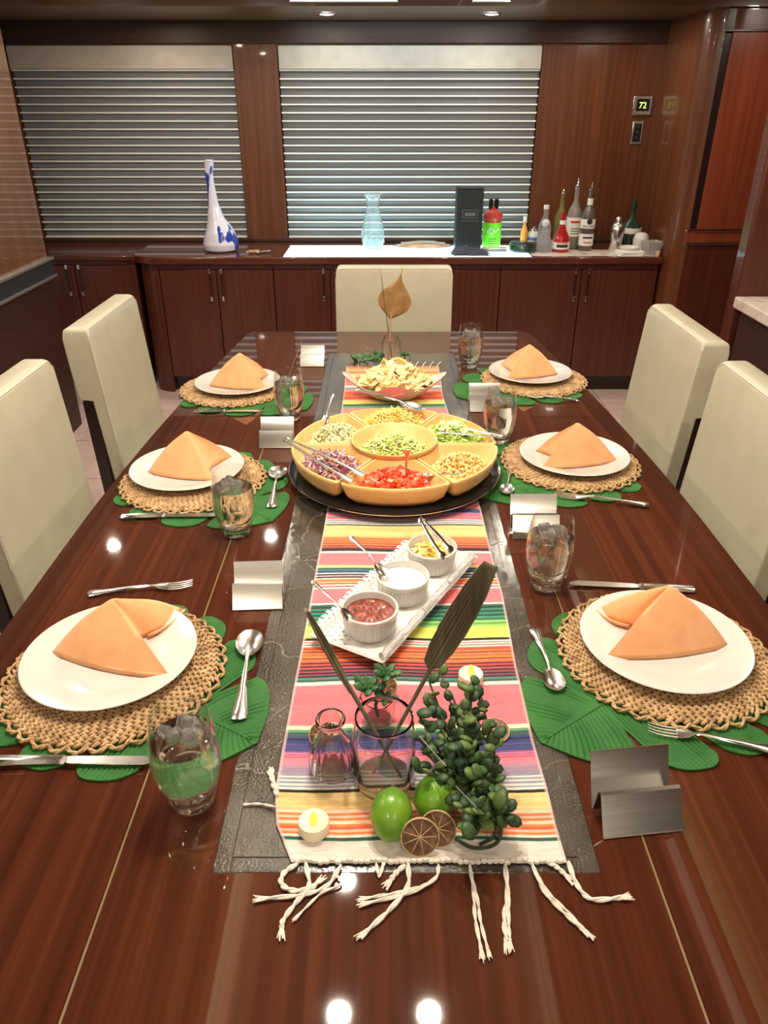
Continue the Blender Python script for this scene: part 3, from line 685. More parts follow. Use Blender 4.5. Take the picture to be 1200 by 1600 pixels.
def strip(g, st, th=.002):
    """ribbon along x: (x, halfwidth, z, crown)"""
    rs = []
    for x, w_, z, cr in st: rs.append([Vector((x, -w_, z)), Vector((x, -w_*.6, z+cr)), Vector((x, 0, z+cr*1.3)), Vector((x, w_*.6, z+cr)), Vector((x, w_, z)), Vector((x, w_*.5, z-th*.4)), Vector((x, -w_*.5, z-th*.4))])
    g.rings(rs)
HN = [(0, .004, .003, .001), (.003, .0105, .003, .0016), (.012, .0112, .0032, .0022), (.03, .0085, .004, .0022), (.06, .0058, .006, .002), (.09, .0038, .008, .002), (.118, .003, .0088, .002)]
def make_fork():
    r = empty('fork', (0, 0, 0)); g = MB(); strip(g, HN); g.build('handle', M['silver'], r)
    g = MB(); strip(g, [(.118, .003, .0088, .002), (.128, .004, .0078, .0016), (.138, .0105, .006, .001), (.150, .0125, .004, .0008), (.156, .0125, .0035, .0008)])
    for k in range(4):
        y = (k-1.5)*.0072
        g.tube([(.154, y, .0038), (.172, y, .003), (.188, y, .0042), (.203, y*.96, .0075)], [.0019, .0018, .0016, .0008], 6, .7)
    g.build('tines', M['silver'], r); return r
def make_knife():
    r = empty('table_knife', (0, 0, 0)); g = MB()
    strip(g, [(0, .006, .003, .001), (.004, .0105, .003, .004), (.012, .0108, .003, .0045), (.04, .0085, .003, .0055), (.08, .0072, .003, .006), (.098, .007, .003, .006), (.103, .0082, .003, .0065), (.108, .007, .003, .005)])
    g.build('handle', M['silver'], r)
    bl = [(.108, -.006), (.116, -.0085), (.18, -.0105), (.225, -.010), (.238, -.004), (.241, .002), (.236, .0062), (.12, .0068), (.108, .006)]
    MB().prism(bl, .0032, .0048).build('blade', M['silver'], r, bevel=.0005); return r
def bowl_part(g, cx, a, b_, dep, z0, na=20, nb=6):
    rs = []
    for j in range(nb+1):
        u = j/nb; rs.append([Vector((cx+a*u*math.cos(2*PI*i/na)*(1-.12*math.cos(2*PI*i/na)), b_*u*math.sin(2*PI*i/na), z0-dep*(1-u*u))) if u > 0 else Vector((cx+1e-5*math.cos(2*PI*i/na), 1e-5*math.sin(2*PI*i/na), z0-dep)) for i in range(na)])
    under = [[p+Vector((0, 0, -.0012)) for p in r_] for r_ in reversed(rs)]
    g.rings(rs+under)
def make_spoon():
    r = empty('spoon', (0, 0, 0)); g = MB(); strip(g, HN+[(.132, .0035, .0078, .0016), (.142, .005, .0072, .001)]); g.build('handle', M['silver'], r)
    g = MB(); bowl_part(g, .170, .033, .0215, .0055, .0075); g.build('spoon_bowl', M['silver'], r); return r
def make_tumbler():
    r = empty('water_glass', (0, 0, 0)); H = .148
    out = [(.001, 0), (.026, 0), (.0285, .002), (.0315, .014), (.038, .035), (.0425, .058), (.0445, .080), (.0435, .102), (.040, .126), (.037, .147), (.0363, .148), (.0356, .147), (.0386, .126), (.0421, .102), (.0431, .080), (.0411, .058), (.0365, .037), (.030, .022), (.020, .0165), (.001, .0155)]
    MB().lathe(out, 48, cap0=False, cap1=False).build('tumbler', M['thin'], r, ang=1.2)
    MB().lathe([(.001, .0010), (.0250, .0010), (.0275, .003), (.0302, .0145), (.0240, .0150), (.001, .0145)], 48).build('heavy_base', M['glass'], r, ang=.9)
    MB().lathe([(.001, .0160), (.0198, .0172), (.0296, .0228), (.0361, .0373), (.0407, .058), (.0427, .080), (.0419, .100), (.0405, .110), (.0390, .1092), (.001, .1090)], 48).build('water', M['water'], r, ang=.9)
    rnd = random.Random(3)
    for k in range(6):
        Mx = Matrix.Translation((rnd.uniform(-.018, .018), rnd.uniform(-.018, .018), .1175+rnd.uniform(-.004, .005))) @ Matrix.Rotation(rnd.uniform(0, 3), 4, (rnd.random(), rnd.random(), rnd.random()+.1))
        MB().box(-.010, .010, -.010, .010, -.006, .006, M=Mx).build('ice_cube', M['ice'], r, bevel=.003)
    return r
def make_holder():
    r = empty('place_card_holder', (0, 0, 0)); th = .0012
    # bent strip, seen from the side (y away from the reader): front plate, valley, tall back plate
    P = [(-.026, 0), (-.024, .002), (.000, .047), (.003, .048), (.006, .045), (.012, .008), (.015, .006), (.018, .008), (.046, .076)]
    fr = [Vector((0, a, z)) for a, z in P]; off = []
    for i, p in enumerate(fr):
        t = (fr[min(i+1, len(fr)-1)]-fr[max(0, i-1)]).normalized(); off.append(p+Vector((0, t.z, -t.y))*(-th))
    lp_ = fr+list(reversed(off))
    n_ = len(fr)
    def seg(a, b_, name):
        g = MB(); l = fr[a:b_]+list(reversed(off[a:b_])); g.rings([[Vector((x, p.y, p.z)) for p in l] for x in (-.052, .052)], cap0=True, cap1=True); return g.build(name, M['steel'], r, ang=.7)
    seg(0, 6, 'front_plate'); seg(5, 9, 'back_plate')
    return r
PL = make_leaf(); WM = make_mat(); DP = make_plate(); FK = make_fork(); KN = make_knife(); SP = make_spoon(); TG = make_tumbler(); CHD = make_holder()
used = set()
def place(proto, loc, rz, label, cat, group, scale=1):
    if proto.name in used: o_ = dup(proto, loc, rz, scale=scale)
    else: used.add(proto.name); o_ = proto; o_.location = loc; o_.rotation_euler = (0, 0, rz); o_.scale = (scale,)*3
    o_['label'] = label; o_['category'] = cat
    if group: o_['group'] = group
    return o_
def span(proto, Lp, p0, p1, z, label, cat, group, natural=None):
    """put a piece of cutlery with its handle end at pixel p0 and its tip at p1"""
    a = at(*p0, z+.004); b_ = at(*p1, z+.004); d = b_-a
    s = d.length/Lp if natural is None else natural
    s = max(.80, min(1.2, s))
    return place(proto, (a.x, a.y, z), math.atan2(d.y, d.x), label, cat, group, s)
PLACES = dict(
 L1=dict(where='near left', mat=(-.428, .930), plate=(-.440, .952), leaf=(-.40, .915, -.53), glass=(-.250, .684), holder=((403, 948), .05),
         nap=[(80, 1022), (268, 1062), (222, 998), (287, 952)], apex=(174, 934),
         fork=((137, 926), (302, 912)), knife=((-14, 1187), (246, 1186)), spoon=((373, 1124), (393, 984))),
 L2=dict(where='middle left', mat=(-.460, 1.629), plate=(-.480, 1.660), leaf=(-.43, 1.61, -.75), glass=(-.314, 1.383), holder=((432, 698), 0),
         nap=[(230, 739), (333, 751), (330, 733), (367, 717)], apex=(291, 672),
         fork=None, knife=((188, 806), (345, 803)), spoon=((424, 792), (436, 729))),
 L3=dict(where='far left', mat=(-.478, 2.299), plate=(-.468, 2.309), leaf=(-.44, 2.27, -.60), glass=(-.272, 2.046), holder=((488, 572), 0),
         nap=[(326, 603), (417, 609), (402, 600), (423, 588)], apex=(374, 550),
         fork=None, knife=((303, 642), (412, 641)), spoon=None),
 R1=dict(where='near right', mat=(.462, .975), plate=(.463, .988), leaf=(.43, .935, PI+.62), glass=(.306, 1.184), holder=((996, 1290), .12),
         nap=[(1139, 1011), (945, 1030), (990, 981), (932, 953)], apex=(1048, 913),
         fork=((1212, 1170), (1012, 1136)), knife=((1087, 920), (889, 911)), spoon=((835, 981), (872, 1082))),
 R2=dict(where='middle right', mat=(.471, 1.733), plate=(.481, 1.737), leaf=(.43, 1.70, PI+.62), glass=(.309, 1.880), holder=((836, 838), 0),
         nap=[(965, 721), (846, 733), (870, 720), (836, 706)], apex=(903, 659),
         fork=((1014, 788), (866, 772)), knife=None, spoon=((798, 728), (794, 752))),
 R3=dict(where='far right', mat=(.494, 2.388), plate=(.486, 2.414), leaf=(.45, 2.36, PI+.5), glass=(.298, 2.546), holder=((758, 642), 0),
         nap=[(872, 585), (793, 592), (800, 584), (779, 572)], apex=(828, 537),
         fork=((904, 624), (820, 618)), knife=None, spoon=None))
LZ = T; MZ = T+.0034; PZ = MZ+.0086
def napkin(pp, apex, where):
    zb = PZ+.0075
    base = [at(*p, zb) for p in pp]; c_ = sum(base, Vector())/4
    # apex: on the vertical through a point near the inner fold
    f0 = (base[0]*.33+base[2]*.52+base[3]*.15); A = aty(*apex, f0.y)
    A.x = A.x; H = A.z-zb
    if H > .125: A.z = zb+.125
    def surf(sh, k, name, parent):
        g = MB(); nb = 10; nv = 14; loop = []
        for i in range(4):
            a, b_ = base[i], base[(i+1) % 4]
            for q in range(nb):
                t = q/nb; p = a.lerp(b_, t); out = (p-c_); out.z = 0
                d = (b_-a); nrm = Vector((d.y, -d.x, 0)).normalized()
                if nrm.dot(out) < 0: nrm = -nrm
                bul = [.012, -.004, -.010, .010][i]*math.sin(PI*t)
                p = p+nrm*bul; p = c_+(p-c_)*sh; p.z = zb+.0006*math.sin(q*2+i)+k; loop.append(p)
        n_ = len(loop); rs = []
        for v_ in range(nv+1):
            s_ = v_/nv; ring = []
            for j, p in enumerate(loop):
                e = s_; top = A+Vector((0, 0, -k*.5))
                q_ = top.lerp(p, .035+.965*e)
                # slight belly outwards mid-way
                o_ = (p-c_); o_.z = 0; q_ = q_+o_*.10*math.sin(PI*e)*.6
                q_.z += .003*math.sin(PI*e)+.0012*math.sin(j*.55+e*7)*e*(1-e)*4
                ring.append(q_)
            rs.append(ring)
        g.rings(list(reversed(rs)), cap0=False, cap1=True)
        o_ = g.build(name, M['linen'], parent, ang=2)
        s2 = o_.modifiers.new('thick', 'SOLIDIFY'); s2.thickness = .0016; s2.offset = -1
        return o_
    r = empty('napkin', (0, 0, 0), 0, 'orange linen napkin folded to a pyramid on the %s plate' % where, 'napkin', None)
    surf(1, 0.0005, 'outer_fold', r); surf(.965, .0035, 'inner_fold', r)
    # layered free edge: thin folded bands along the two outer base edges
    for i0, i1, hgt in ((0, 1, .010), (2, 3, .014)):
        for l_ in range(2):
            g = MB(); rs = []
            for q in range(9):
                t = .07+.86*q/8; p = base[i0].lerp(base[i1], t); out = p-c_; out.z = 0; out = out.normalized(); d = (base[i1]-base[i0]); nr_ = Vector((d.y, -d.x, 0)).normalized()
                if nr_.dot(out) < 0: nr_ = -nr_
                bul = ([.012, -.004, -.010, .010][i0])*math.sin(PI*t)
                p = p+nr_*(bul-.001-.004*l_); z0_ = zb+.001+l_*.003
                rs.append([Vector((p.x, p.y, z0_)), Vector((p.x-nr_.x*.0035, p.y-nr_.y*.0035, z0_+.006)), Vector((p.x-nr_.x*.0055, p.y-nr_.y*.0055, z0_+.005)), Vector((p.x-nr_.x*.004, p.y-nr_.y*.004, z0_-.0005))])
            g.rings(rs); g.build('hem_fold', M['linen'], r, ang=2)
    return r
for key, d in PLACES.items():
    wh = d['where']
    place(PL, (d['leaf'][0], d['leaf'][1]-.004, LZ), d['leaf'][2], 'green monstera leaf placemat at the %s setting' % wh, 'placemat', None, .96)
    place(WM, (*d['mat'], MZ), random.uniform(0, 3), 'round braided seagrass placemat with scalloped edge, %s setting' % wh, 'placemat', None, .965)
    place(DP, (*d['plate'], PZ), 0, 'round white dinner plate at the %s setting' % wh, 'plate', None)
    napkin(d['nap'], d['apex'], wh)
    place(TG, (*d['glass'], T), random.uniform(0, 6), 'tumbler of iced water at the %s setting' % wh, 'glass', None)
    hp = at(*d['holder'][0], T); hs = {'L1': .86, 'L2': .86, 'L3': .8, 'R1': 1.0, 'R2': .95, 'R3': .9}[key]
    place(CHD, (hp.x, hp.y+.012, T+.0005), d['holder'][1], 'empty bent steel place card holder beside the %s setting' % wh, 'card holder', None, hs)
    if d['fork']:
        onleaf = key != 'L1'
        span(FK, .203, *d['fork'], (LZ+.0045 if onleaf else T+.001), 'silver fork at the %s setting' % wh, 'fork', None)
    if d['knife']: span(KN, .241, *d['knife'], (LZ+.0045 if key != 'R1' else T+.001), 'silver table knife at the %s setting' % wh, 'knife', None)
    if d['spoon']: span(SP, .203, *d['spoon'], LZ+.0045, 'silver spoon at the %s setting' % wh, 'spoon', None)

# ================================================================ LAZY SUSAN, SALAD TRAY
LC = Vector((.025, 1.672, T))
ls = empty('lazy_susan', LC+Vector((0, 0, .003)), 0, 'round black glossy turntable under the sectioned salad tray', 'turntable')
MB().lathe([(.001, .014), (.248, .014), (.255, .017), (.257, .021), (.255, .025), (.244, .027), (.001, .027)], 96, cap0=False, cap1=False).build('turntable_disc', M['black'], ls, ang=.9)
MB().lathe([(.001, 0), (.13, 0), (.13, .0138), (.001, .0138)], 48, cap0=False, cap1=False).build('base', M['black'], ls)
MB().lathe([(.2555, .0205), (.2578, .0208), (.2578, .0218), (.2555, .0222)], 96, cap0=False, cap1=False).build('rim_band', M['chrome'], ls)
SZ0 = T+.003+.0275
def sector(r0, r1, a0, a1, d, n=14):
    """rounded sector outline inset by d"""
    P = []
    ra, rb = r0+d, r1-d
    e0 = (d+.0)/ra; e1 = d/rb; cr = .012
    for i in range(n+1):
        t = i/n; P.append((ra, a0+e0+(a1-a0-2*e0)*t))
    f = cr/rb
    for i in range(5): a = PI/2*i/4; P.append((rb-cr+cr*math.sin(a), a1-e1-f+f*math.cos(a)))
    for i in range(1, n): t = i/n; P.append((rb, a1-e1-f-(a1-a0-2*e1-2*f)*t))
    for i in range(5): a = PI/2*i/4; P.append((rb-cr+cr*math.cos(a), a0+e1+f-f*math.sin(a)))
    return P
def wedge(a0, a1, label):
    r = empty('wedge_bowl', (LC.x, LC.y, SZ0), 0, label, 'bowl', None)
    g = MB(); H = .052; rs = []
    for d, z in ((.030, 0), (.024, .001), (.010, .018), (.0022, .044), (.0015, H-.002), (.003, H), (.0075, H), (.009, H-.003), (.016, .030), (.028, .010), (.036, .006)):
        rs.append([Vector((ra*math.cos(a), ra*math.sin(a), z)) for ra, a in sector(.094, .250, a0, a1, d)])
    g.rings(rs); g.build('bowl_body', M['salad'], r, ang=.8); return r
secs = [('near', 240, 300, 'tomato'), ('lower right', 300, 360, 'corn'), ('upper right', 0, 60, 'lettuce'), ('far', 60, 120, 'cheese'), ('upper left', 120, 180, 'crumbled white cheese'), ('lower left', 180, 240, 'cabbage')]
for nm, a, b_, fd in secs:
    wedge(math.radians(a), math.radians(b_), 'tan wedge-shaped bowl of the salad tray holding %s' % {'tomato': 'diced tomatoes', 'corn': 'yellow corn', 'lettuce': 'green lettuce', 'cheese': 'shredded yellow cheese', 'crumbled white cheese': 'pale crumbles', 'cabbage': 'red cabbage'}[fd])
cb = empty('round_bowl', (LC.x, LC.y, SZ0+.001), 0, 'round tan bowl in the middle of the salad tray holding avocado pieces', 'bowl')
MB().lathe([(.001, 0), (.060, 0), (.064, .002), (.084, .030), (.1015, .058), (.1045, .064), (.1035, .066), (.1015, .066), (.098, .062), (.080, .033), (.060, .012), (.001, .010)], 64, cap0=False, cap1=False).build('bowl_body', M['salad'], cb, ang=.9)
def foodmat(name, cols, rough=.45, coat=.2):
    m = mat(name, cols[0], rough, coat=coat); b = m.node_tree.nodes['Principled BSDF']
    g = nd(m, 'ShaderNodeNewGeometry'); r = nd(m, 'ShaderNodeValToRGB'); el = r.color_ramp.elements; r.color_ramp.interpolation = 'CONSTANT'
    while len(el) < len(cols): el.new(.5)
    for i, c_ in enumerate(cols): el[i].position = i/len(cols); el[i].color = (*c_, 1)
    lk(m, g.outputs['Random Per Island'], r.inputs[0]); lk(m, r.outputs[0], b.inputs['Base Color']); return m
FM = dict(tomato=foodmat('diced_tomato', [(.80, .06, .02), (.86, .13, .05), (.72, .04, .015), (.9, .26, .14)], .3, .5),
          corn=foodmat('corn_kernels', [(.86, .60, .22), (.80, .48, .14), (.9, .70, .34), (.72, .42, .14)], .4),
          lettuce=foodmat('lettuce_shreds', [(.52, .70, .16), (.66, .80, .30), (.40, .60, .10), (.78, .86, .50)], .4),
          cheese=foodmat('cheese_shreds', [(.95, .66, .12), (.96, .78, .28), (.92, .55, .08), (.95, .82, .45)], .5),
          white=foodmat('pale_crumbles', [(.70, .66, .40), (.80, .76, .56), (.58, .58, .28), (.42, .48, .18)], .6),
          cabbage=foodmat('cabbage_shreds', [(.22, .03, .12), (.34, .06, .20), (.74, .55, .62), (.15, .02, .09), (.82, .72, .70), (.85, .36, .12)], .4),
          avocado=foodmat('avocado_pieces', [(.52, .64, .16), (.66, .72, .26), (.38, .52, .10), (.72, .74, .38)], .45))
def heap(name, m, label, N, inside, hgt, piece, cat, z0):
    g = MB(); rnd = random.Random(len(name)*7+N); k = 0
    while k < N:
        p = inside(rnd)
        if p is None: continue
        x, y, q = p; h = hgt*(1-q**2.2)
        lay = rnd.random()**.45
        R_ = Matrix.Rotation(rnd.uniform(0, 2*PI), 3, 'Z') @ Matrix.Rotation(rnd.gauss(0, .45), 3, 'X') @ Matrix.Rotation(rnd.gauss(0, .45), 3, 'Y')
        piece(g, Vector((x, y, z0+h*lay+.004)), R_, rnd); k += 1
    o_ = g.build(name, m, ang=.7); tag(o_, label, cat, None, 'stuff'); return o_
def in_sector(a0, a1, r0=.128, r1=.212):
    r0, r1 = .118, .226
    am = math.radians((a0+a1)/2)
    def f(rnd):
        u = rnd.uniform(-1, 1); v_ = rnd.uniform(-1, 1)
        q = math.sqrt(u*u+v_*v_)
        if q > 1.15: return None
        r = (r0+r1)/2+v_*(r1-r0)/2; a = am+u*math.radians(22.5)
        return LC.x+r*math.cos(a), LC.y+r*math.sin(a), min(1, q/1.15)
    return f
def cube_piece(s0, s1):
    def f(g, p, R_, rnd):
        s = rnd.uniform(s0, s1); a, b_, c_ = s*rnd.uniform(.7, 1.2), s*rnd.uniform(.7, 1.2), s*rnd.uniform(.5, .9)
        g.box(-a, a, -b_, b_, -c_, c_, M=Matrix.Translation(p) @ R_.to_4x4())
    return f
def ball_piece(s0, s1):
    def f(g, p, R_, rnd): g.ball(p, rnd.uniform(s0, s1), 6, 4, M=R_, sx=rnd.uniform(.9, 1.3), sy=rnd.uniform(.8, 1.1), sz=rnd.uniform(.7, 1))
    return f
def shred(len_, w_, curl=.6):
    def f(g, p, R_, rnd):
        L = len_*rnd.uniform(.6, 1.3); n_ = 4; c_ = rnd.uniform(-curl, curl); pts = []
        for i in range(n_+1):
            t = i/n_-.5; pts.append(p+R_ @ Vector((L*t, c_*L*t*t*2, L*.5*rnd.uniform(-.05, .1))))
        g.tube(pts, [w_*rnd.uniform(.7, 1.1)]*(n_+1), 4, .5)
    return f
def flake(s):
    def f(g, p, R_, rnd):
        a = s*rnd.uniform(.6, 1.2); n_ = 7; top = []; bot = []
        for j in range(n_):
            t = 2*PI*j/n_; rr = a*rnd.uniform(.6, 1.1); v_ = Vector((rr*math.cos(t), rr*math.sin(t)*.7, rnd.uniform(-.25, .25)*a)); top.append(p+R_ @ v_); bot.append(p+R_ @ (v_-Vector((0, 0, .0009))))
        g.rings([bot, top])
    return f
heap('diced_tomatoes', FM['tomato'], 'diced red tomatoes in the nearest wedge of the tray', 420, in_sector(240, 300, .130, .216), .030, cube_piece(.0038, .0062), 'food', SZ0+.025)
heap('corn_kernels', FM['corn'], 'yellow corn kernels in the lower right wedge of the tray', 620, in_sector(300, 360, .130, .216), .028, ball_piece(.003, .0046), 'food', SZ0+.025)
heap('lettuce_leaves', FM['lettuce'], 'chopped pale green lettuce in the upper right wedge of the tray', 420, in_sector(0, 60, .126, .222), .040, flake(.015), 'food', SZ0+.025)
heap('shredded_cheese', FM['cheese'], 'shredded yellow cheese in the far wedge of the tray', 620, in_sector(60, 120, .126, .216), .040, shred(.022, .0018, .5), 'food', SZ0+.030)
heap('pale_crumbles', FM['white'], 'pale green-flecked crumbles in the upper left wedge of the tray', 560, in_sector(120, 180, .130, .214), .034, ball_piece(.003, .0055), 'food', SZ0+.025)
heap('red_cabbage', FM['cabbage'], 'shredded purple cabbage in the lower left wedge of the tray', 420, in_sector(180, 240, .126, .216), .032, shred(.026, .0020, .9), 'food', SZ0+.025)
def in_disc(c, R):
    def f(rnd):
        a = rnd.uniform(0, 2*PI); q = math.sqrt(rnd.random()); return c.x+R*q*math.cos(a), c.y+R*q*math.sin(a), q
    return f
heap('avocado_pieces', FM['avocado'], 'bright green chopped avocado in the round middle bowl', 520, in_disc(LC, .078), .034, shred(.014, .0034, .4), 'food', SZ0+.030)

# serving tools on the tray
def tool_between(name, p0, p1, label, cat, proto=None, drop=.0):
    a, b_ = Vector(p0), Vector(p1); d = b_-a; o_ = dup(proto, a, 0)
    s = d.length/.203
    yaw = math.atan2(d.y, d.x); pit = -math.atan2(d.z, math.hypot(d.x, d.y))
    o_.rotation_euler = (0, pit, yaw); o_.scale = (s, s*.95, s); tag(o_, label, cat)
    if 'group' in o_: del o_['group']
    return o_
def tongs(p_hinge, p_tip, spread, label, tipw=.012, m='silver'):
    a, b_ = Vector(p_hinge), Vector(p_tip); d = (b_-a); L = d.length
    r = empty('serving_tongs', a, math.atan2(d.y, d.x), label, 'tongs'); r.rotation_euler = (0, -math.atan2(d.z, math.hypot(d.x, d.y)), math.atan2(d.y, d.x))
    for s in (-1, 1):
        g = MB(); st = []
        for i in range(11):
            t = i/10; y = s*(.004+spread*math.sin(min(1, t*1.15)*PI/2)*.5); w_ = .0040+.0014*math.sin(PI*t)
            if t > .82: w_ = .004+tipw*.5*math.sin((t-.82)/.18*PI*.8)
            st.append([Vector((L*t, y-w_, .001)), Vector((L*t, y, .0028)), Vector((L*t, y+w_, .001)), Vector((L*t, y, -.0004))])
        g.rings(st); g.build('arm', M[m], r, ang=.9)
    MB().tube([(-.001, -.0085, .001), (-.007, -.004, .001), (-.007, .004, .001), (-.001, .0085, .001)], .0035, 6).build('hinge', M[m], r)
    return r
RIM = SZ0+.054
def pz(px, py, z): return at(px, py, z)
tongs(pz(449, 688, RIM+.035), pz(560, 748, RIM+.003), .030, 'silver tongs resting over the red cabbage bowl')
tongs(pz(785, 682, RIM+.008), pz(690, 670, RIM+.006), .030, 'silver tongs lying on the green lettuce')
tool_between('spoon', pz(520, 616, RIM+.042), pz(506, 668, SZ0+.035), 'silver spoon standing in the pale crumbles', 'spoon', SP)
tool_between('spoon', pz(637, 704, RIM+.080), pz(633, 752, SZ0+.020), 'silver spoon upright between avocado and tomatoes', 'spoon', SP)
tool_between('spoon', pz(722, 742, RIM+.006), pz(660, 744, SZ0+.040), 'silver spoon lying across the corn and tomato wedges', 'spoon', SP)
o = tool_between('spoon', pz(556, 610, RIM+.028), pz(664, 645, RIM+.006), 'long serving spoon with dark bowl resting over the yellow cheese', 'spoon', SP)

# ================================================================ CHIP BOWL AND CHIPS
BC = Vector((.032, 2.235, RT+.0012))
cbw = empty('chip_bowl', BC, 0, 'square blush-white bowl with pointed corners holding tortilla chips', 'bowl')
g = MB(); rs = []
def sq(R, a, zc, z, dip):
    n_ = 64; out = []
    for j in range(n_):
        t = 2*PI*j/n_; c4_ = math.cos(2*t)**2 if False else abs(math.cos(2*t))**3*(1 if math.cos(4*t) > -2 else 0)
        corner = ((1+math.cos(4*t))/2)**2.2
        rr = R*(1+a*corner); out.append(Vector((rr*math.cos(t), rr*math.sin(t)*.86, z+zc*corner)))
    return out
for R, a, zc, z in ((.060, .0, 0, 0), (.066, .05, 0, .001), (.088, .12, .004, .018), (.108, .26, .018, .040), (.116, .36, .034, .052), (.1165, .38, .036, .054), (.112, .36, .034, .053), (.103, .24, .016, .040), (.082, .1, .003, .018), (.060, 0, 0, .007)):
    rs.append(sq(R, a, zc*.9, z*.82, 0))
g.rings(rs); g.build('bowl_body', M['pinkw'], cbw, ang=.8)
chp = None; rnd = random.Random(11); NCH = 170
for k in range(NCH):
    if chp is None:
        g = MB(); n_ = 6; s = .030; vs = []; top = []
        tri = [Vector((s, 0, 0)), Vector((-s*.6, s*.8, 0)), Vector((-s*.6, -s*.8, 0))]
        grid = {}; V = []
        for i in range(n_+1):
            for j in range(n_+1-i):
                a, b_ = i/n_, j/n_; p = tri[0]*(1-a-b_)+tri[1]*a+tri[2]*b_; p = p*(1-.10*max(a, b_, 1-a-b_)**4); p.z = .009*math.cos(p.y*62)-.006*math.sin(p.x*50); grid[(i, j)] = len(V); V.append(p)
        FS = []
        for i in range(n_):
            for j in range(n_-i):
                FS.append((grid[(i, j)], grid[(i+1, j)], grid[(i, j+1)]))
                if i+j < n_-1: FS.append((grid[(i+1, j)], grid[(i+1, j+1)], grid[(i, j+1)]))
        g.add(V, FS); chp = g.build('tortilla_chip', M['chip'], ang=3, fix=False); s2 = chp.modifiers.new('thick', 'SOLIDIFY'); s2.thickness = .0016
        o = chp
    else: o = chp.copy(); C.objects.link(o)
    a = rnd.uniform(0, 2*PI); q = math.sqrt(rnd.random()); lay = rnd.random()**.6
    R_ = .112*(1-.20*lay); h = .024+(.072*(1-(q)**2.2))*lay+.018*q
    o.location = (BC.x+R_*q*math.cos(a), BC.y+R_*q*math.sin(a)*.85, BC.z+h)
    o.rotation_euler = (rnd.gauss(.25, .55), rnd.gauss(0, .5), rnd.uniform(0, 6.28)); sc_ = rnd.uniform(.85, 1.2); o.scale = (sc_,)*3
    tag(o, 'pale yellow tortilla chip in the heap in the square bowl', 'chip', 'tortilla chips heaped in the bowl')
o = tool_between('spoon', pz(524, 590, BC.z+.075), pz(545, 612, BC.z+.055), 'small silver spoon handle leaning on the left corner of the chip bowl', 'spoon', SP) if False else None
sl_ = MB()
# ================================================================ FAR VASE GROUP
def glass_lathe(name, prof, loc, label, cat, m='glass', n=40, part='glass_body'):
    r = empty(name, loc, 0, label, cat); MB().lathe(prof, n, cap0=False, cap1=False).build(part, M[m], r, ang=1.1); return r
fv = at(611, 572, T)
glass_lathe('glass_vase', [(.001, 0), (.031, 0), (.033, .003), (.033, .085), (.030, .092), (.0245, .100), (.025, .106), (.0235, .106), (.0225, .100), (.028, .091), (.031, .084), (.031, .006), (.001, .004)], fv, 'clear glass jar with a dried palm fan at the far end of the table', 'vase')
def fan(base, tip, width, label, m='palmt', stem_from=None, pleats=22, side=Vector((1, 0, 0))):
    base, tip = Vector(base), Vector(tip); r = empty('dried_palm_leaf', base, 0, label, 'dried leaf')
    ax = tip-base; g = MB(); nrm = ax.cross(side).normalized(); sd = nrm.cross(ax).normalized(); NL = 12
    prof = [0.02, .30, .62, .85, .97, 1.0, .93, .78, .58, .38, .20, .08, .01]
    rows_ = []
    for i in range(NL+1):
        t = i/NL; w_ = width/2*prof[i]; rw = []
        for j in range(pleats*2+1):
            u = j/(pleats*2)*2-1; z = .0025*(1 if j % 2 else -1)*prof[i]
            jag = .012*ax.length*(1 if j % 2 else 0)*4
            rw.append(ax*t+sd*(u*w_)+nrm*(z+.012*u*u)+ax.normalized()*(-abs(u)*.02*t+(jag*.12 if i > 6 else 0)))
        rows_.append(rw)
    n1 = pleats*2+1; V = [p for rw in rows_ for p in rw]
    g.add(V, [(i*n1+j, i*n1+j+1, (i+1)*n1+j+1, (i+1)*n1+j) for i in range(NL) for j in range(n1-1)])
    b_ = g.build('leaf_blade', M[m], r, ang=.3, fix=False); s2 = b_.modifiers.new('thick', 'SOLIDIFY'); s2.thickness = .0012
    if stem_from is not None:
        s0 = Vector(stem_from)-base
        MB().tube([s0, s0*.5+Vector((.002, 0, 0)), Vector((0, 0, 0)), ax*.25, ax*.7], [.0022, .0024, .0026, .0018, .0006], 7).build('stem', M[m], r)
    return r
bY = fv.y
fan(aty(610, 500, bY), aty(629, 418, bY+.01), .115, 'tan dried palm fan standing in the far glass jar', 'palmt', stem_from=fv+Vector((-.012, 0, .010)))
r = empty('dried_stalk', fv, 0, 'thin dried stalk left of the tan palm fan', 'dried stalk')
MB().tube([Vector((.006, .006, .006)), aty(604, 495, bY)-fv, aty(598, 450, bY)-fv, aty(594, 418, bY)-fv], [.0018, .0018, .0016, .0004], 6).build('stalk_body', M['palm'], r)
fs_ = at(632, 573, T)
glass_lathe('small_glass', [(.001, 0), (.018, 0), (.020, .003), (.021, .030), (.023, .034), (.0215, .034), (.0195, .030), (.0185, .004), (.001, .003)], fs_, 'tiny glass holding a succulent beside the far palm jar', 'glass', n=28)

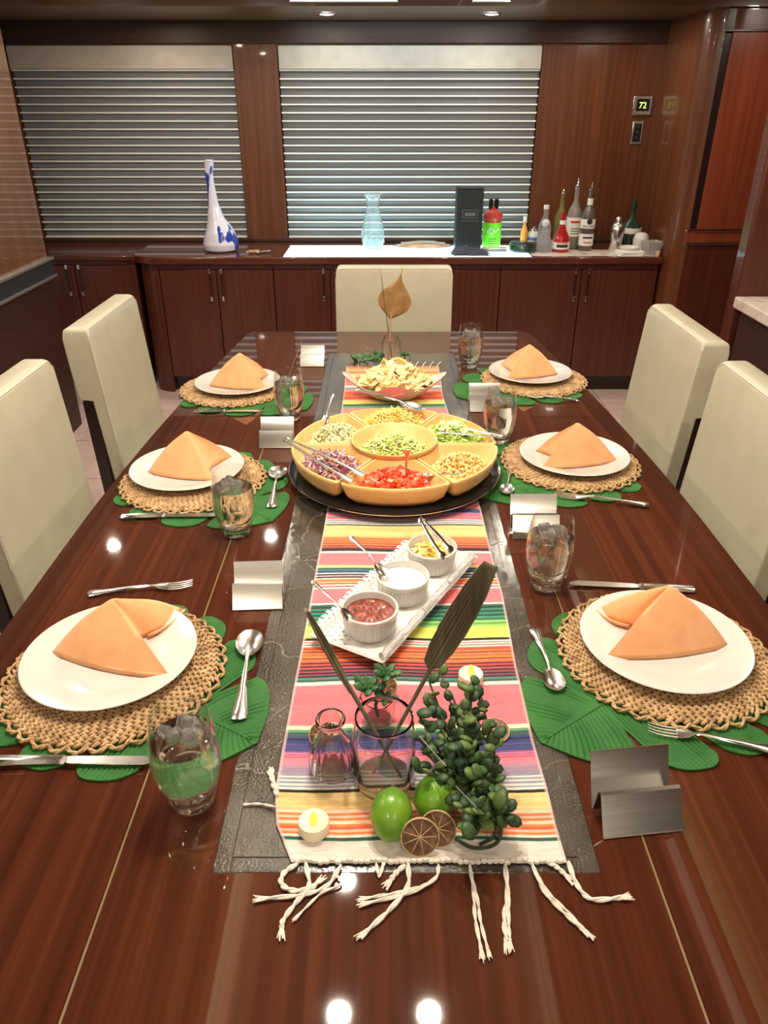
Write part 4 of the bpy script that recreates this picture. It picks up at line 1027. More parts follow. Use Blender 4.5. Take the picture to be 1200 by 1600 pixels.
def rosette(g, c, R, n_=14, up=Vector((0, 0, 1)), rnd=random):
    for k in range(n_):
        ring = k/n_; a = k*2.399; tilt = .25+1.0*(1-ring); rr = R*(.25+.75*(1-ring))
        d = Vector((math.cos(a)*math.sin(tilt), math.sin(a)*math.sin(tilt), math.cos(tilt)))
        q = Vector((0, 0, 1)).rotation_difference(up).to_matrix() if (up-Vector((0, 0, 1))).length > 1e-3 else Matrix.Identity(3)
        d = q @ d; Mx = Vector((1, 0, 0)).rotation_difference(d).to_matrix()
        g.ball(Vector(c)+d*rr*.55, rr*.5, 7, 6, M=Mx, sx=1.15, sy=.62, sz=.34)
g = MB(); rosette(g, (0, 0, .040), .024, 16); g.tube([(0, 0, .006), (0, 0, .042)], .003, 6)
tag(g.build('succulent', M['succ'], loc=fs_), 'small dark succulent rosette in the tiny far glass', 'succulent')
r = empty('leafy_sprig', at(575, 572, T), 0, 'dark green leafy sprig behind the chip bowl', 'greenery'); rnd = random.Random(5)
for k in range(16):
    g = MB(); a = rnd.uniform(-.5, 3.6); d = Vector((math.cos(a), math.sin(a)*.6, rnd.uniform(.1, .9))).normalized(); c_ = Vector((rnd.uniform(-.05, .05), rnd.uniform(-.02, .02), .012+rnd.random()*.03))
    Mx = Vector((1, 0, 0)).rotation_difference(d).to_matrix(); g.ball(c_, .016, 8, 6, M=Mx, sx=1.2, sy=.7, sz=.16); g.build('leaf', M['succ'], r)
MB().tube([(-.06, 0, .006), (0, 0, .02), (.05, .005, .012)], .002, 6).build('stem', M['stem'], r)

# ================================================================ SAUCE PLATTER
PAX = math.radians(60); PC = Vector((.030, 1.128, RT+.0022))
pl = empty('sauce_platter', PC, PAX, 'white rectangular platter set diagonally on the runner with three ramekins', 'platter')
g = MB(); rs = []
def rr_(hx, hy, z, r=.006):
    out = []
    for cx_, cy_, a0 in ((hx-r, hy-r, 0), (-hx+r, hy-r, PI/2), (-hx+r, -hy+r, PI), (hx-r, -hy+r, 1.5*PI)):
        for i in range(4): a = a0+PI/2*i/3; out.append(Vector((cx_+r*math.cos(a), cy_+r*math.sin(a), z)))
    return out
for hx, hy, z in ((.168, .058, 0), (.170, .060, .001), (.186, .072, .016), (.1865, .0725, .018), (.184, .070, .018), (.172, .060, .007), (.165, .055, .0055)): rs.append(rr_(hx, hy, z))
g.rings(rs); g.build('platter_body', M['porcelain'], pl, ang=.7)
dy = empty('paper_doily', PC, PAX, 'lacy white paper doily under the ramekins on the platter', 'doily')
g = MB(); NX, NY = 150, 26; V = []; hole = set()
for i in range(NX+1):
    for j in range(NY+1):
        x = -.168+.335*i/NX; y = -.055+.135*j/NY; sc2 = .004*abs(math.sin(x*150)) if j == NY else 0
        z = .0066 if y < .058 else .0066+(y-.058)*.7
        if y > .066: z = .0195+.001*math.sin(x*90)
        V.append(Vector((x, y+sc2, z)))
FS = []
for i in range(NX):
    for j in range(NY):
        if j > 11 and ((i % 6 in (1, 2) and j % 4 == 1) or (i % 6 in (4, 5) and j % 4 == 3)): continue
        a = i*(NY+1)+j; FS.append((a, a+1, a+NY+2, a+NY+1))
g.add(V, FS); q = g.build('lace_sheet', M['paper'], dy, ang=3, fix=False); s2 = q.modifiers.new('thick', 'SOLIDIFY'); s2.thickness = .0006; s2.offset = 1
wr = empty('plastic_wrap', PC, PAX, 'crumpled clear plastic wrap rolled along the near right platter edge', 'plastic wrap')
M['wrap'] = mat('clear_film', (.9, .9, .9), .12, trans=.75, ior=1.3)
g = MB(); rnd = random.Random(2); pts = [(-.18+.36*i/40, -.0655+.0015*rnd.uniform(-1, 1), .0245+.001*rnd.uniform(-1, 1)) for i in range(41)]
g.tube(pts, [.0052+.0014*rnd.random() for _ in pts], 7); g.build('film_roll', M['wrap'], wr, ang=.2)
def ramekin(x, label, cat_c):
    c_ = PC+Vector((math.cos(PAX)*x, math.sin(PAX)*x, .0078))
    r = empty('ramekin', c_, 0, label, 'bowl'); g = MB(); rs = []; N_ = 120
    for rad, z, fl in ((.001, 0, 0), (.040, 0, 0), (.0415, .002, 0), (.0425, .006, 1), (.0445, .020, 1), (.0455, .034, 1), (.0460, .037, 0), (.0485, .0385, 0), (.0490, .044, 0), (.0475, .0455, 0), (.0450, .0455, 0), (.0435, .042, 0), (.0415, .010, 0), (.036, .0055, 0), (.001, .005, 0)):
        rs.append([Vector(((rad+(.0012 if (j % 3) else -.0012)*fl)*math.cos(2*PI*j/N_), (rad+(.0012 if (j % 3) else -.0012)*fl)*math.sin(2*PI*j/N_), z)) for j in range(N_)])
    g.rings(rs, False, False); g.build('dish', M['porcelain'], r, ang=1.0); return c_
r1 = ramekin(-.108, 'white fluted ramekin of red salsa, nearest on the platter', 0)
r2 = ramekin(.008, 'white fluted ramekin of sour cream in the middle of the platter', 0)
r3 = ramekin(.124, 'white fluted ramekin of yellow shreds at the far end of the platter', 0)
M['salsa'] = noisy(mat('salsa', (.42, .06, .02), .3, coat=.3), [(.25, (.06, .008, .003)), (.5, (.20, .026, .010)), (.78, (.40, .09, .03))], (1, 1, 1), 90, 5, bump=.8, bdist=.003)
M['cream2'] = mat('sour_cream', (.86, .85, .80), .35, sss=.2, coat=.2)
def surface_blob(name, c_, R, z, m, amp, label, seed, fr=3):
    g = MB(); rnd = random.Random(seed); rs = []; ph = [rnd.uniform(0, 6) for _ in range(8)]
    for i in range(13):
        u = i/12; ring = []
        for j in range(40):
            t = 2*PI*j/40; x, y = R*u*math.cos(t), R*u*math.sin(t)
            h = amp*(math.sin(x*fr*40+ph[0])*math.sin(y*fr*45+ph[1])+.5*math.sin(x*fr*90+ph[2]+y*60))*(1-u**3)
            ring.append(Vector((max(u, .001)*R*math.cos(t), max(u, .001)*R*math.sin(t), z+h)))
        rs.append(ring)
    low = [Vector((p.x*.9, p.y*.9, z-.012)) for p in rs[-1]]
    g.rings([low]+list(reversed(rs))); o_ = g.build(name, m, ang=3, loc=c_); tag(o_, label, 'food', None, 'stuff'); return o_
surface_blob('salsa', r1, .0418, .034, M['salsa'], .0022, 'chunky red salsa filling the nearest ramekin', 1, 5)
surface_blob('sour_cream', r2, .0418, .034, M['cream2'], .0060, 'white sour cream in the middle ramekin', 4, 1.6)
g = MB(); rnd = random.Random(8); sp_ = flake(.007)
for k in range(120):
    a = rnd.uniform(0, 2*PI); q = math.sqrt(rnd.random()); R_ = Matrix.Rotation(rnd.uniform(0, 6.28), 3, 'Z') @ Matrix.Rotation(rnd.gauss(0, .7), 3, 'X')
    shred(.022, .0030, .7)(g, Vector((.033*q*math.cos(a), .033*q*math.sin(a), .030+.014*(1-q*q)*rnd.random())), R_, rnd)
tag(g.build('yellow_shreds', FM['cheese'], ang=1, loc=r3), 'pale yellow shreds in the far ramekin', 'food', None, 'stuff')
tool_between('spoon', pz(487, 908, r1.z+.100), pz(553, 975, r1.z+.036), 'silver spoon with its bowl in the red salsa', 'spoon', SP)
tool_between('spoon', pz(547, 838, r2.z+.085), pz(606, 905, r2.z+.036), 'silver spoon with its bowl in the sour cream', 'spoon', SP)
tongs(pz(660, 816, r3.z+.095), pz(700, 868, r3.z+.042), .020, 'small silver tongs standing in the far ramekin', .016)

# ================================================================ NEAR DECOR
NJ = Vector((.0, .716, RT+.001))
glass_lathe('glass_jar', [(.001, 0), (.036, 0), (.040, .003), (.0415, .010), (.0415, .080), (.0405, .092), (.0375, .108), (.0375, .113), (.0362, .1135), (.0352, .112), (.0352, .107), (.0382, .091), (.0392, .080), (.0392, .011), (.037, .006), (.020, .009), (.001, .011)], NJ, 'clear straight glass jar holding two dried leaves behind the limes', 'jar', n=56)
NB = at(520, 1203, RT+.001)
r = empty('bud_vase', NB, 0, 'small smoky ribbed glass bottle with thick rim, left of the glass jar', 'vase'); g = MB(); rs = []; N_ = 72
for rad, z, fl in ((.001, 0, 0), (.024, 0, 0), (.028, .003, .3), (.0315, .014, 1), (.0300, .032, 1), (.0255, .050, 1), (.0185, .064, .7), (.0128, .073, .2), (.0120, .080, 0), (.0150, .085, 0), (.0190, .089, 0), (.0200, .092, 0), (.0185, .095, 0), (.0155, .0945, 0), (.0130, .089, 0), (.0100, .080, 0), (.0108, .073, 0), (.0165, .062, 0), (.0235, .050, 0), (.028, .030, 0), (.029, .014, 0), (.026, .006, 0), (.001, .005, 0)):
    rs.append([Vector(((rad*(1+.035*fl*math.cos(18*2*PI*j/N_)))*math.cos(2*PI*j/N_), (rad*(1+.035*fl*math.cos(18*2*PI*j/N_)))*math.sin(2*PI*j/N_), z)) for j in range(N_)])
g.rings(rs, False, False); g.build('bottle_body', M['smoke'], r, ang=1.1)
# dried leaves in the jar
def blade(base, tip, w, label, stem, curl=0, notch=True, side=None, m='palm'):
    base, tip = Vector(base), Vector(tip); r = empty('dried_leaf', base, 0, label, 'dried leaf'); ax = tip-base
    sd = side.normalized(); nrm = ax.cross(sd).normalized(); sd = nrm.cross(ax).normalized(); NL = 22; rows_ = []; NW = 16
    for i in range(NL+1):
        t = i/NL; w_ = w/2*(math.sin(PI*(t*.80+.07))**.5)*(1-.25*t)
        if i == 0: w_ = w*.06
        rw = []
        for j in range(NW+1):
            u = j/NW*2-1; jag = (.05*(i % 4)/3 if abs(u) == 1 else 0)
            rw.append(ax*t+sd*u*w_*(1-jag)+nrm*(.0022*(1 if j % 2 else -1)*math.sin(PI*t)+curl*(u*u)*w_))
        rows_.append(rw)
    n1 = NW+1; g = MB(); g.add([p for rw in rows_ for p in rw], [(i*n1+j, i*n1+j+1, (i+1)*n1+j+1, (i+1)*n1+j) for i in range(NL) for j in range(NW)])
    b_ = g.build('leaf_blade', M[m], r, ang=.4, fix=False); s2 = b_.modifiers.new('thick', 'SOLIDIFY'); s2.thickness = .0014
    s0 = Vector(stem)-base; MB().tube([s0, s0*.5, Vector((0, 0, 0)), ax*.3, ax*.8], [.0022, .0026, .0030, .0022, .0008], 7).build('stem', M[m], r)
    return r
jb = NJ+Vector((.022, -.01, .014))
blade(aty(672, 1046, .72), aty(768, 882, .76), .043, 'broad dark dried leaf leaning right out of the glass jar', NJ+Vector((-.015, -.005, .015)), .15, side=Vector((.9, .1, -.45)))
blade(aty(552, 1085, .72), aty(478, 950, .77), .011, 'narrow dried leaf leaning left out of the glass jar', NJ+Vector((.024, -.012, .014)), .4, side=Vector((.35, .9, .1)))
# limes
def lime(c_, r_, el, rot, label):
    g = MB(); n_, m_ = 28, 20; rs = []
    for i in range(m_+1):
        a = PI*i/m_; z = -math.cos(a)*el; rr = math.sin(a)
        if i in (0,): rr = 1e-3; z -= .02
        if i == m_: rr = 1e-3; z += .06
        if i == m_-1: z += .03
        rs.append([Vector((rr*math.cos(2*PI*j/n_), rr*math.sin(2*PI*j/n_), z))*r_ for j in range(n_)])
    r = empty('lime', c_, 0, label, 'lime'); r.rotation_euler = rot
    g.rings(rs); g.build('rind', M['lime'], r, ang=2); g = MB().lathe([(.0022, 0), (.003, .001), (.0015, .002)], 8, (0, 0, r_*(el+.03))); g.build('stem_scar', M['rind'], r)
    return r
lime(Vector((.009, .636, RT+.0285)), .0262, 1.22, (-1.0, .12, 0), 'bright green lime, the left of the two')
lime(Vector((.0635, .662, RT+.0268)), .0258, 1.10, (-.9, .5, .3), 'darker green lime, the right one against the greenery')
def citrus(c_, R, rot, label):
    r = empty('dried_lime_slice', c_, 0, label, 'dried fruit'); r.rotation_euler = rot
    MB().lathe([(R*.94, -.0018), (R, -.0012), (R*1.01, .0012), (R*.95, .0017)], 32, cap0=False, cap1=False).build('rind', M['rind'], r)
    MB().lathe([(.001, -.0015), (R*.955, -.0015), (R*.955, .0012), (.001, .0012)], 32, cap0=False, cap1=False).build('pulp', M['citrus'], r)
    g = MB()
    for k in range(9): a = 2*PI*k/9; g.tube([(0, 0, .0014), (R*.88*math.cos(a), R*.88*math.sin(a), .0014)], [.0008, .0003], 5)
    g.ball((0, 0, .0014), .0016, 6, 4); g.build('segment_walls', M['rind'], r)
    return r
citrus(Vector((.0435, .609, RT+.0215)), .0235, (math.radians(62), 0, .05), 'dried lime slice propped upright in front of the two limes')
citrus(Vector((.066, .621, RT+.021)), .0225, (math.radians(60), 0, -.25), 'dried lime slice half hidden behind the front slice')
q = at(774, 1141, RT+.006); citrus(q, .0205, (.18, .05, 0), 'dried lime slice lying flat on the blue stripe at the right')
q = at(502, 1148, RT+.012); citrus(q, .0185, (.9, 0, .5), 'dried lime slice leaning behind the smoky bottle')
q = at(604, 1073, RT+.012); citrus(q, .0180, (.9, 0, -.5), 'dried lime slice behind the small potted succulent')
# tea lights
def tealight(px, py, label):
    c_ = at(px, py, RT+.001); r = empty('tea_light', c_, 0, label, 'tea light')
    MB().lathe([(.001, 0), (.0190, 0), (.0193, .001), (.0193, .015), (.0183, .0165), (.014, .0160), (.006, .0150), (.001, .0148)], 36, cap0=False, cap1=False).build('cup', M['wax'], r, ang=.7)
    MB().lathe([(.001, .0150), (.0042, .0152), (.0052, .019), (.0040, .025), (.0018, .030), (.0004, .033)], 14, cap0=False).build('flame', M['flame'], r)
tealight(491, 1296, 'battery tea light at the near left corner of the runner')
tealight(735, 1064, 'battery tea light behind the greenery on the right')
# small succulent in a dark glass pot
c_ = at(590, 1128, RT+.001)
glass_lathe('small_glass_pot', [(.001, 0), (.020, 0), (.024, .003), (.028, .025), (.0275, .040), (.025, .046), (.0235, .046), (.026, .039), (.0262, .025), (.0225, .006), (.001, .005)], c_+Vector((0, .004, 0)), 'small smoky glass pot holding a succulent behind the glass jar', 'pot', 'smoke', 32)
r = empty('succulent', c_+Vector((0, .004, .0)), 0, 'dark green potted succulent behind the clear glass jar', 'succulent')
g = MB(); rosette(g, (-.014, .0, .058), .027, 16); g.build('rosette', M['succ'], r); g = MB(); rosette(g, (.012, .006, .078), .024, 16); g.build('rosette', M['succ'], r); g = MB(); rosette(g, (.010, -.014, .05), .020, 12); g.build('rosette', M['succ'], r)
MB().tube([(0, 0, .008), (-.004, 0, .03), (.010, .004, .072)], .003, 6).build('stem', M['stem'], r)
# large faux succulent bunch: stems from wire loops at the near right, leaves up and away
r = empty('faux_greenery', (.12, .66, RT+.001), 0, 'large bushy spray of artificial dark green succulent leaves right of the limes', 'greenery'); rnd = random.Random(21)
base = Vector((.018, -.012, .012))
lf = None
tips = []
for k in range(26):
    t = (k+.5)/26
    px = rnd.uniform(652, 795); py = rnd.uniform(1060, 1285)
    # bush outline in plan: narrow at the far top, wide at the near right
    wl = 645+ (0 if py > 1150 else (1150-py)*.15); wr = 745+(py-1060)*.30
    px = wl+(wr-wl)*rnd.random()**.8
    if py > 1215 and px < 715: px = 715+rnd.random()*60
    h = .030+.06*rnd.random() if py > 1120 else .075+.03*rnd.random()
    tips.append(at(px, py, RT+h)-Vector((.12, .66, RT+.001)))
for p_ in [(690, 1055), (705, 1085), (675, 1105), (720, 1120), (690, 1140), (665, 1175), (700, 1180), (735, 1165), (760, 1200), (650, 1150), (655, 1200), (780, 1245), (750, 1260), (725, 1285), (712, 1240)]: tips.append(at(*p_, RT+.07)-Vector((.12, .66, RT+.001)))
leaf_objs = 0
for tp in tips:
    midp = base.lerp(tp, .5)+Vector((rnd.uniform(-.01, .01), rnd.uniform(-.01, .01), -.006)); midp.z = max(.006, midp.z)
    S = spline([base, midp, tp], 5)
    MB().tube(S, [.0016]*len(S), 5).build('stem', M['stem'], r)
    nl = 7
    for q in range(nl):
        if lf is None:
            g = MB(); g.ball((.008, 0, 0), .0088, 8, 6, sx=1.0, sy=.85, sz=.40); lf = g.build('leaf', M['succ2'], r, ang=3); o = lf
        else: o = lf.copy(); C.objects.link(o)
        f_ = .50+.50*q/(nl-1); i_ = min(len(S)-1, int(f_*(len(S)-1))); p = S[i_]
        d = Vector((rnd.uniform(-1, 1), rnd.uniform(-1, 1), rnd.uniform(-.2, 1))).normalized()
        o.location = p+Vector((0, 0, 0)); o.rotation_euler = d.to_track_quat('X', 'Z').to_euler(); s_ = rnd.uniform(.85, 1.35); o.scale = (s_,)*3
for pts in ([(745, 1255), (780, 1275), (778, 1315), (740, 1325), (700, 1303)], [(765, 1262), (775, 1300), (750, 1320)]):
    g = MB(); P = [at(*p, RT+.006)-Vector((.12, .66, RT+.001)) for p in pts]; P[0].z = .03; g.tube(spline(P, 6), .0022, 6); g.build('wire_loop', M['stem'], r)
g = MB().tube([at(655, 1150, RT+.09)-Vector((.12, .66, RT+.001)), at(697, 1197, RT+.09)-Vector((.12, .66, RT+.001))], .0007, 5).build('plastic_tie', M['wrap'], r)
g = MB().tube([at(712, 1228, RT+.08)-Vector((.12, .66, RT+.001)), at(755, 1272, RT+.07)-Vector((.12, .66, RT+.001))], .0007, 5).build('plastic_tie', M['wrap'], r)

# ================================================================ THINGS ON THE SIDEBOARD
K = .8048; KP = .8064
def lpath(path, rad, name, m, parent, n=24, flat=1): return MB().tube(path, rad, n, flat).build(name, m, parent, ang=1.2)
vm = noisy(mat('white_and_blue_glass', (.75, .75, .88), .10, coat=.6), [(.0, (.74, .73, .86)), (.60, (.78, .77, .90)), (.615, (.03, .07, .42)), (.8, (.02, .045, .30))], (11, 11, 4.2), 1.25, 1, dist=.2)
v = empty('glass_vase', (-.957, 4.62, K), 0, 'tall leaning white glass vase with blue splashes on the sideboard', 'vase')
S = spline([(0, 0, 0), (0, 0, .012), (0, 0, .04), (-.002, 0, .10), (-.014, 0, .17), (-.022, 0, .25), (-.026, 0, .35), (-.030, 0, .42), (-.022, 0, .478)], 5)
zz = [0, .01, .04, .10, .17, .25, .35, .42, .478]; rr2 = [.078, .098, .104, .088, .052, .031, .022, .022, .026]
def ip(z):
    for i in range(len(zz)-1):
        if zz[i+1] >= z: return rr2[i]+(rr2[i+1]-rr2[i])*(z-zz[i])/(zz[i+1]-zz[i])
    return rr2[-1]
lpath(S, [ip(p.z) for p in S], 'vase_body', vm, v, 32)
g = MB().lathe([(.012, .466), (.024, .478), (.027, .484), (.024, .486), (.010, .470)], 20, (-.022, 0, 0), cap0=False, cap1=False).build('lip', vm, v)
# carafe
M['cyglass'] = mat('etched_glass', (.92, .98, 1.0), .05, trans=.9, ior=1.4)
v = empty('glass_carafe', (-.065, 4.69, KP), 0, 'clear etched glass carafe with flared lip on the lit counter', 'carafe')
MB().lathe([(.001, 0), (.050, 0), (.056, .006), (.066, .05), (.066, .09), (.052, .16), (.036, .225), (.033, .245), (.040, .275), (.052, .300), (.050, .302), (.037, .277), (.030, .246), (.033, .224), (.049, .158), (.063, .09), (.063, .05), (.053, .012), (.001, .010)], 40, cap0=False, cap1=False).build('carafe_body', M['cyglass'], v, ang=1.1)
rnd = random.Random(4)
for k in range(9):
    g = MB(); a = 2*PI*k/9; pts = []
    for i in range(13):
        t = i/12*2*PI; z = .075+.040*math.sin(t); aa = a+.33*math.cos(t); R_ = .0668-.0*z; pts.append((R_*math.cos(aa), R_*math.sin(aa), z))
    g.tube(pts, .0012, 4); g.build('etched_ring', M['cyglass'], v)
MB().lathe([(.0525, .299), (.0545, .302), (.0525, .305), (.0505, .302)], 32, cap0=False, cap1=False).build('lip', M['cyglass'], v)
# small lighters by the vase
for k, (px, rz, m_, lab) in enumerate(((397, .3, M['palmt'], 'small orange-brown wrapped sweet right of the blue and white vase'), (413, .5, M['chrome'], 'small silvery tube beside the orange-brown one on the sideboard'))):
    p = at(px, 394, K+.008); o = empty('small_packet', (p.x, p.y, K+.001), rz, lab, 'packet')
    g = MB(); g.tube([(-.035, 0, .011), (-.03, 0, .011), (.03, 0, .011), (.035, 0, .011)], [.006, .011, .011, .006], 8, .8); g.build('wrapper', m_, o)
    MB().box(-.045, -.034, -.009, .009, .008, .012).build('end_twist', M['white'], o)
# shallow dish with wrap
p = at(661, 391, KP); o = empty('shallow_dish', (p.x, p.y, KP), 0, 'shallow oval dish of flat bread under plastic film on the lit counter', 'dish')
g = MB(); g.lathe([(.001, 0), (.11, 0), (.155, .018), (.172, .024), (.170, .027), (.15, .022), (.11, .006), (.001, .006)], 40, cap0=False, cap1=False, M=Matrix.Diagonal((1, .55, 1, 1))); g.build('dish_body', M['porcelain'], o)
M['bread'] = noisy(mat('flat_bread', (.65, .45, .30), .7), [(.3, (.5, .32, .2)), (.7, (.75, .58, .42))], (1, 1, 1), 25)
g = MB(); g.lathe([(.001, .012), (.125, .014), (.14, .024), (.10, .038), (.001, .040)], 36, cap0=False, cap1=False, M=Matrix.Diagonal((1, .5, 1, 1))); g.build('bread', M['bread'], o)
g = MB(); rnd = random.Random(6)
for k in range(5):
    y = -.03+.015*k; g.tube([(-.13+.26*i/12, y+.006*rnd.uniform(-1, 1), .036+.01*math.cos((i/12-.5)*3)+.003*rnd.random()) for i in range(13)], .005, 5, .5)
g.build('film', M['wrap'], o)
# tall black gift box and the dark cloth
o = empty('gift_box', (.492, 4.63, KP), 0, 'tall black box with faint outlined emblem on the lit counter', 'box')
MB().box(-.078, .072, -.06, .06, .0, .335).build('box_body', M['blackm'], o, bevel=.003)
MB().box(-.0785, .0725, -.0605, .0605, .336, .345).build('lid', M['blackm'], o, bevel=.003)
M['emb'] = mat('grey_print', (.14, .16, .17), .4)
g = MB()
for a, b_, c_, d_ in ((-.045, .045, .225, .228), (-.048, .048, .168, .171), (-.045, -.042, .185, .226), (.042, .045, .185, .226), (-.045, .045, .184, .187), (-.03, .03, .195, .215)): g.box(a, b_, -.0606, -.0602, c_, d_)
g.build('emblem', M['emb'], o)
o = empty('dark_cloth', (.46, 4.49, KP+.001), 0, 'crumpled dark grey cloth in front of the tall black box', 'cloth'); rnd = random.Random(9)
g = MB(); NX = 16; V = []
for i in range(NX+1):
    for j in range(NX+1):
        x = -.07+.21*i/NX; y = -.07+.12*j/NX; e = 1-max(abs(i/NX*2-1), abs(j/NX*2-1))**3
        V.append(Vector((x+.01*math.sin(j), y+.25*(x-.03)*(-.5)*0, .002+e*(.016+.012*math.sin(x*70+j)+.010*math.sin(y*90+i*.7)+(.02 if i < 7 else 0)))))
g.add(V, [(i*(NX+1)+j, i*(NX+1)+j+1, (i+1)*(NX+1)+j+1, (i+1)*(NX+1)+j) for i in range(NX) for j in range(NX)])
q = g.build('cloth_body', mat('grey_cloth', (.06, .06, .085), .9), o, ang=3, fix=False); s2 = q.modifiers.new('thick', 'SOLIDIFY'); s2.thickness = .002; s2.offset = 1

def bottle(name, x, y, prof, m, label, parts=(), cat='bottle', z=K, n=28, group=None):
    o = empty(name, (x, y, z), 0, label, cat, group); MB().lathe(prof, n, cap0=False, cap1=False).build('bottle_body', m, o, ang=.9)
    for pname, pr, pm in parts: MB().lathe(pr, n, cap0=False, cap1=False).build(pname, pm, o, ang=.9)
    return o
def std(H, R, neck, sh=.58, r2=None):
    r2 = r2 or R
    return [(.001, 0), (R*.92, 0), (R, .006), (r2, H*sh), (r2*.85, H*(sh+.06)), (neck*1.5, H*(sh+.15)), (neck, H*(sh+.2)), (neck, H*.97), (neck*1.1, H*.975), (neck*1.1, H), (.001, H)]
def band_(R, z0, z1): return [(R, z0), (R+.0008, z0), (R+.0008, z1), (R, z1)]
def label_strip(parent, R, z, w_, m, h=.002, y=None):
    g = MB(); n_ = 8; rs = []
    for i in range(n_+1):
        a = -PI/2+(i/n_-.5)*w_/R; rs.append([Vector((r_*math.cos(a), r_*math.sin(a), z_)) for r_, z_ in ((R, z), (R+.0006, z), (R+.0006, z+h), (R, z+h))])
    g.rings(rs); return g.build('print_line', m, parent)
darkg = mat('dark_bottle_glass', (.02, .04, .02), .06, coat=.5); redg = mat('red_bottle_glass', (.38, .01, .012), .06, coat=.6); yelg = mat('amber_green_glass', (.42, .38, .10), .04, trans=.7)
lab_w = mat('white_label', (.80, .76, .70), .6); lab_g = noisy(mat('green_label', (.16, .70, .02), .5), [(.3, (.12, .60, .02)), (.7, (.24, .85, .04))], (1, 1, 1), 25); ink = mat('dark_ink', (.03, .02, .03), .6); lab_r = mat('red_print', (.5, .03, .02), .6)
# red drink with green label
o = bottle('mixer_bottle', .640, 4.70, [(.001, 0), (.050, 0), (.053, .004), (.053, .165), (.057, .170), (.057, .192), (.036, .212), (.018, .222), (.018, .232), (.001, .232)], mat('red_mixer', (.55, .07, .05), .08, coat=.5), 'square-shouldered bottle of red mixer with bright green label', (('label', band_(.0533, .020, .150), lab_g),))
for s in (-1, 1): MB().box(s*.016-.012, s*.016+.012, -.012, .012, .222, .275).build('cap', M['black'], o, bevel=.003)
sq_ = [(-.034, .095), (-.026, .118), (-.012, .122), (-.022, .098), (-.006, .094), (.004, .116), (.010, .100), (.020, .104), (.030, .122), (.034, .108)]
MB().tube(spline([(.0552*math.sin(x/.0552), -.0552*math.cos(x/.0552), z) for x, z in sq_], 5), .0022, 5).build('script_flourish', lab_w, o)
for k in range(3): label_strip(o, .0545, .035+k*.012, .05, ink, .003)
p = at(773, 396, KP); o = empty('card_holder_box', (p.x, p.y, KP), 0, 'small clear-topped rectangular tin lying in front of the green-label bottle', 'tin')
MB().box(-.072, .065, -.03, .03, .0, .028).build('tin_body', M['steel'], o, bevel=.003); MB().box(-.072, .065, -.03, .03, .029, .034).build('tin_lid', M['porcelain'], o, bevel=.002)
p = at(813, 394, K+.001); bottle('round_tin', .812, 4.60, [(.001, 0), (.074, 0), (.078, .003), (.078, .050), (.074, .054), (.001, .054)], mat('green_black_tin', (.012, .035, .022), .12, coat=.7), 'round glossy black-green tin on the worktop left of the bottles', (('rim', [(.0782, .044), (.0795, .046), (.0795, .050), (.0782, .052)], M['black']),), 'tin')
bottle('hot_sauce_bottle', .850, 4.80, std(.165, .022, .010, .5), mat('orange_sauce', (.75, .33, .08), .2, coat=.4), 'small orange sauce bottle beside the window edge', (('cap', [(.011, .140), (.012, .142), (.012, .168), (.001, .169)], lab_w),))
bottle('sugar_jar', .915, 4.82, [(.001, 0), (.036, 0), (.040, .006), (.042, .055), (.036, .075), (.024, .085), (.001, .086)], M['porcelain'], 'small round white lidded jar among the bottles', (('lid', [(.026, .085), (.027, .092), (.012, .099), (.006, .108), (.001, .109)], M['chrome']), ('label', band_(.0425, .02, .05), mat('blue_label', (.08, .14, .4), .5))), 'jar')
pet = mat('clear_plastic', (.92, .92, .94), .06, trans=.85, ior=1.2)
bottle('water_bottle', .955, 4.72, std(.235, .037, .014, .55), pet, 'clear plastic bottle with white cap, the taller clear one', (('cap', [(.0155, .218), (.016, .220), (.016, .240), (.001, .241)], lab_w),))
bottle('water_bottle', .935, 4.60, [(.001, 0), (.046, 0), (.050, .01), (.050, .05), (.030, .09), (.016, .12), (.016, .135), (.001, .136)], pet, 'short clear bottle with round stopper in front of the taller clear one', (('stopper', [(.012, .136), (.022, .150), (.022, .165), (.010, .176), (.001, .177)], M['porcelain']),), group=None)
bottle('liquor_bottle', 1.055, 4.76, std(.300, .036, .013, .55), yelg, 'greenish-yellow liquor bottle with slim pourer behind the red bottle', (('pourer', [(.012, .298), (.006, .305), (.004, .325), (.001, .326)], M['chrome']),))
o = bottle('liquor_bottle', 1.034, 4.60, [(.001, 0), (.046, 0), (.050, .006), (.050, .06), (.045, .082), (.026, .115), (.016, .145), (.014, .19), (.015, .192), (.015, .205), (.001, .206)], redg, 'dark red rounded liquor bottle with white banded label', (('label', band_(.0505, .018, .056), lab_w), ('neck_label', band_(.0168, .150, .172), lab_w), ('cap', [(.016, .190), (.0165, .192), (.0165, .215), (.001, .216)], redg)))
label_strip(o, .0515, .028, .07, ink, .016); label_strip(o, .0515, .050, .075, lab_r, .003)
o = bottle('liquor_bottle', 1.125, 4.72, std(.335, .042, .014, .58), mat('clear_spirit_glass', (.5, .47, .44), .05, trans=.6), 'tall clear liquor bottle with white label and long pourer, left of the pair', (('label', band_(.0425, .07, .175), lab_w), ('pourer', [(.013, .332), (.014, .345), (.006, .352), (.004, .385), (.001, .386)], M['chrome'])))
label_strip(o, .0436, .145, .055, lab_r, .012)
for k in range(3): label_strip(o, .0436, .085+k*.014, .05, ink, .004)
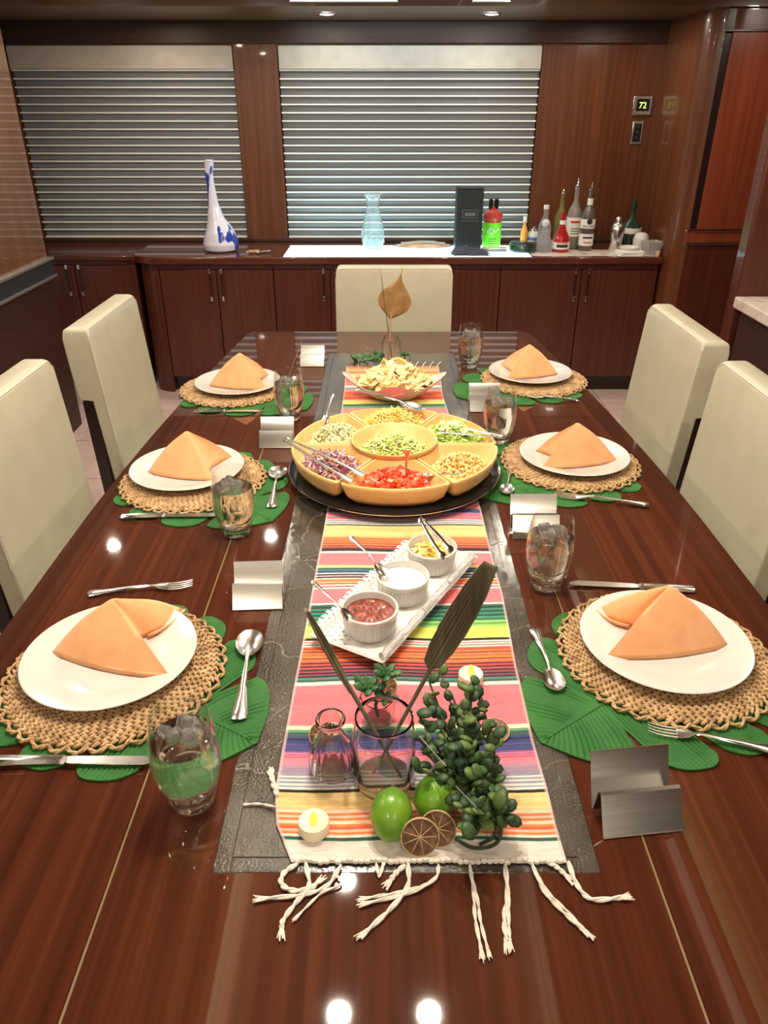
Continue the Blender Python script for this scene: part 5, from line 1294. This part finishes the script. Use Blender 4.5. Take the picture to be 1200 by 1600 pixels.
o = bottle('liquor_bottle', 1.188, 4.64, std(.325, .041, .014, .58), mat('dark_clear_glass', (.10, .08, .07), .05, coat=.6), 'tall dark liquor bottle with white neck band and lettered label, right of the pair', (('label', band_(.0415, .125, .175), lab_w), ('lower_label', band_(.0415, .03, .095), lab_w), ('neck_label', band_(.0148, .245, .285), lab_w), ('pourer', [(.014, .322), (.015, .334), (.006, .340), (.004, .370), (.001, .371)], M['chrome'])))
text_mesh('BACARDI', .018, ink, o, (0, -.0427, .137), (PI/2, 0, 0), curve=.0425)
MB().lathe([(.001, 0), (.016, 0), (.016, .001), (.001, .001)], 20, M=Matrix.Translation((0, -.0425, .163)) @ Matrix.Rotation(PI/2, 4, 'X')).build('emblem', ink, o)
label_strip(o, .0425, .070, .06, ink, .010); label_strip(o, .0425, .045, .05, lab_r, .006)
bottle('cocktail_shaker', 1.36, 4.62, [(.001, 0), (.034, 0), (.037, .004), (.042, .115), (.040, .125), (.034, .145), (.022, .160), (.001, .162)], M['steel'], 'brushed silver cocktail shaker right of the liquor bottles', (('cap', [(.018, .158), (.018, .180), (.010, .190), (.001, .191)], M['chrome']),), 'shaker')
o = bottle('liquor_bottle', 1.475, 4.74, [(.001, 0), (.056, 0), (.062, .008), (.062, .10), (.048, .135), (.022, .155), (.015, .175), (.015, .225), (.018, .230), (.018, .262), (.001, .263)], darkg, 'squat dark green liquor bottle at the right end of the worktop', (('label', band_(.0625, .085, .115), lab_w), ))
bottle('white_bowl', 1.405, 4.50, [(.001, 0), (.035, 0), (.052, .030), (.058, .040), (.056, .042), (.048, .032), (.030, .006), (.001, .006)], M['porcelain'], 'small white bowl near the right end of the worktop', (), 'bowl')
bottle('white_jug', 1.50, 4.60, [(.001, 0), (.040, 0), (.044, .01), (.046, .07), (.036, .095), (.020, .105), (.001, .106)], M['porcelain'], 'small white round-shouldered jar in front of the dark green bottle', (), 'jar')
g = MB(); rs = []
for hx, hy, z in ((.030, .030, 0), (.048, .048, .070), (.049, .049, .072), (.046, .046, .072), (.028, .028, .004)): rs.append([Vector((x, y, z)) for x, y in ((-hx, -hy), (hx, -hy), (hx, hy), (-hx, hy))])
o = empty('plastic_tub', (1.535, 4.50, K), .2, 'frosted square tub at the right end of the worktop', 'tub'); g.rings(rs).build('tub_body', mat('frosted_plastic', (.6, .58, .56), .3, trans=.4), o, bevel=.004)
for k in range(3):
    o = empty('paper_napkin', (1.40+.008*k, 4.425+.004*k, K+.001+k*.0085), .1*k, 'folded white paper napkin %s of the little pile on the worktop corner' % ('bottom', 'middle', 'top')[k], 'napkin')
    MB().box(-.075, .062, -.02, .085, 0, .008).build('paper', M['white'], o, bevel=.003)
    MB().box(-.075, .062, -.021, -.0201, .003, .005).build('fold_edge', M['paper'], o)
o = empty('corner_cup', (1.558, 4.42, K), 0, 'tiny beige cup at the extreme right corner of the worktop', 'cup'); o.location.x = 1.548
MB().lathe([(.001, 0), (.011, 0), (.013, .03), (.011, .03), (.009, .003), (.001, .003)], 16, cap0=False, cap1=False).build('cup_body', M['rind'], o)
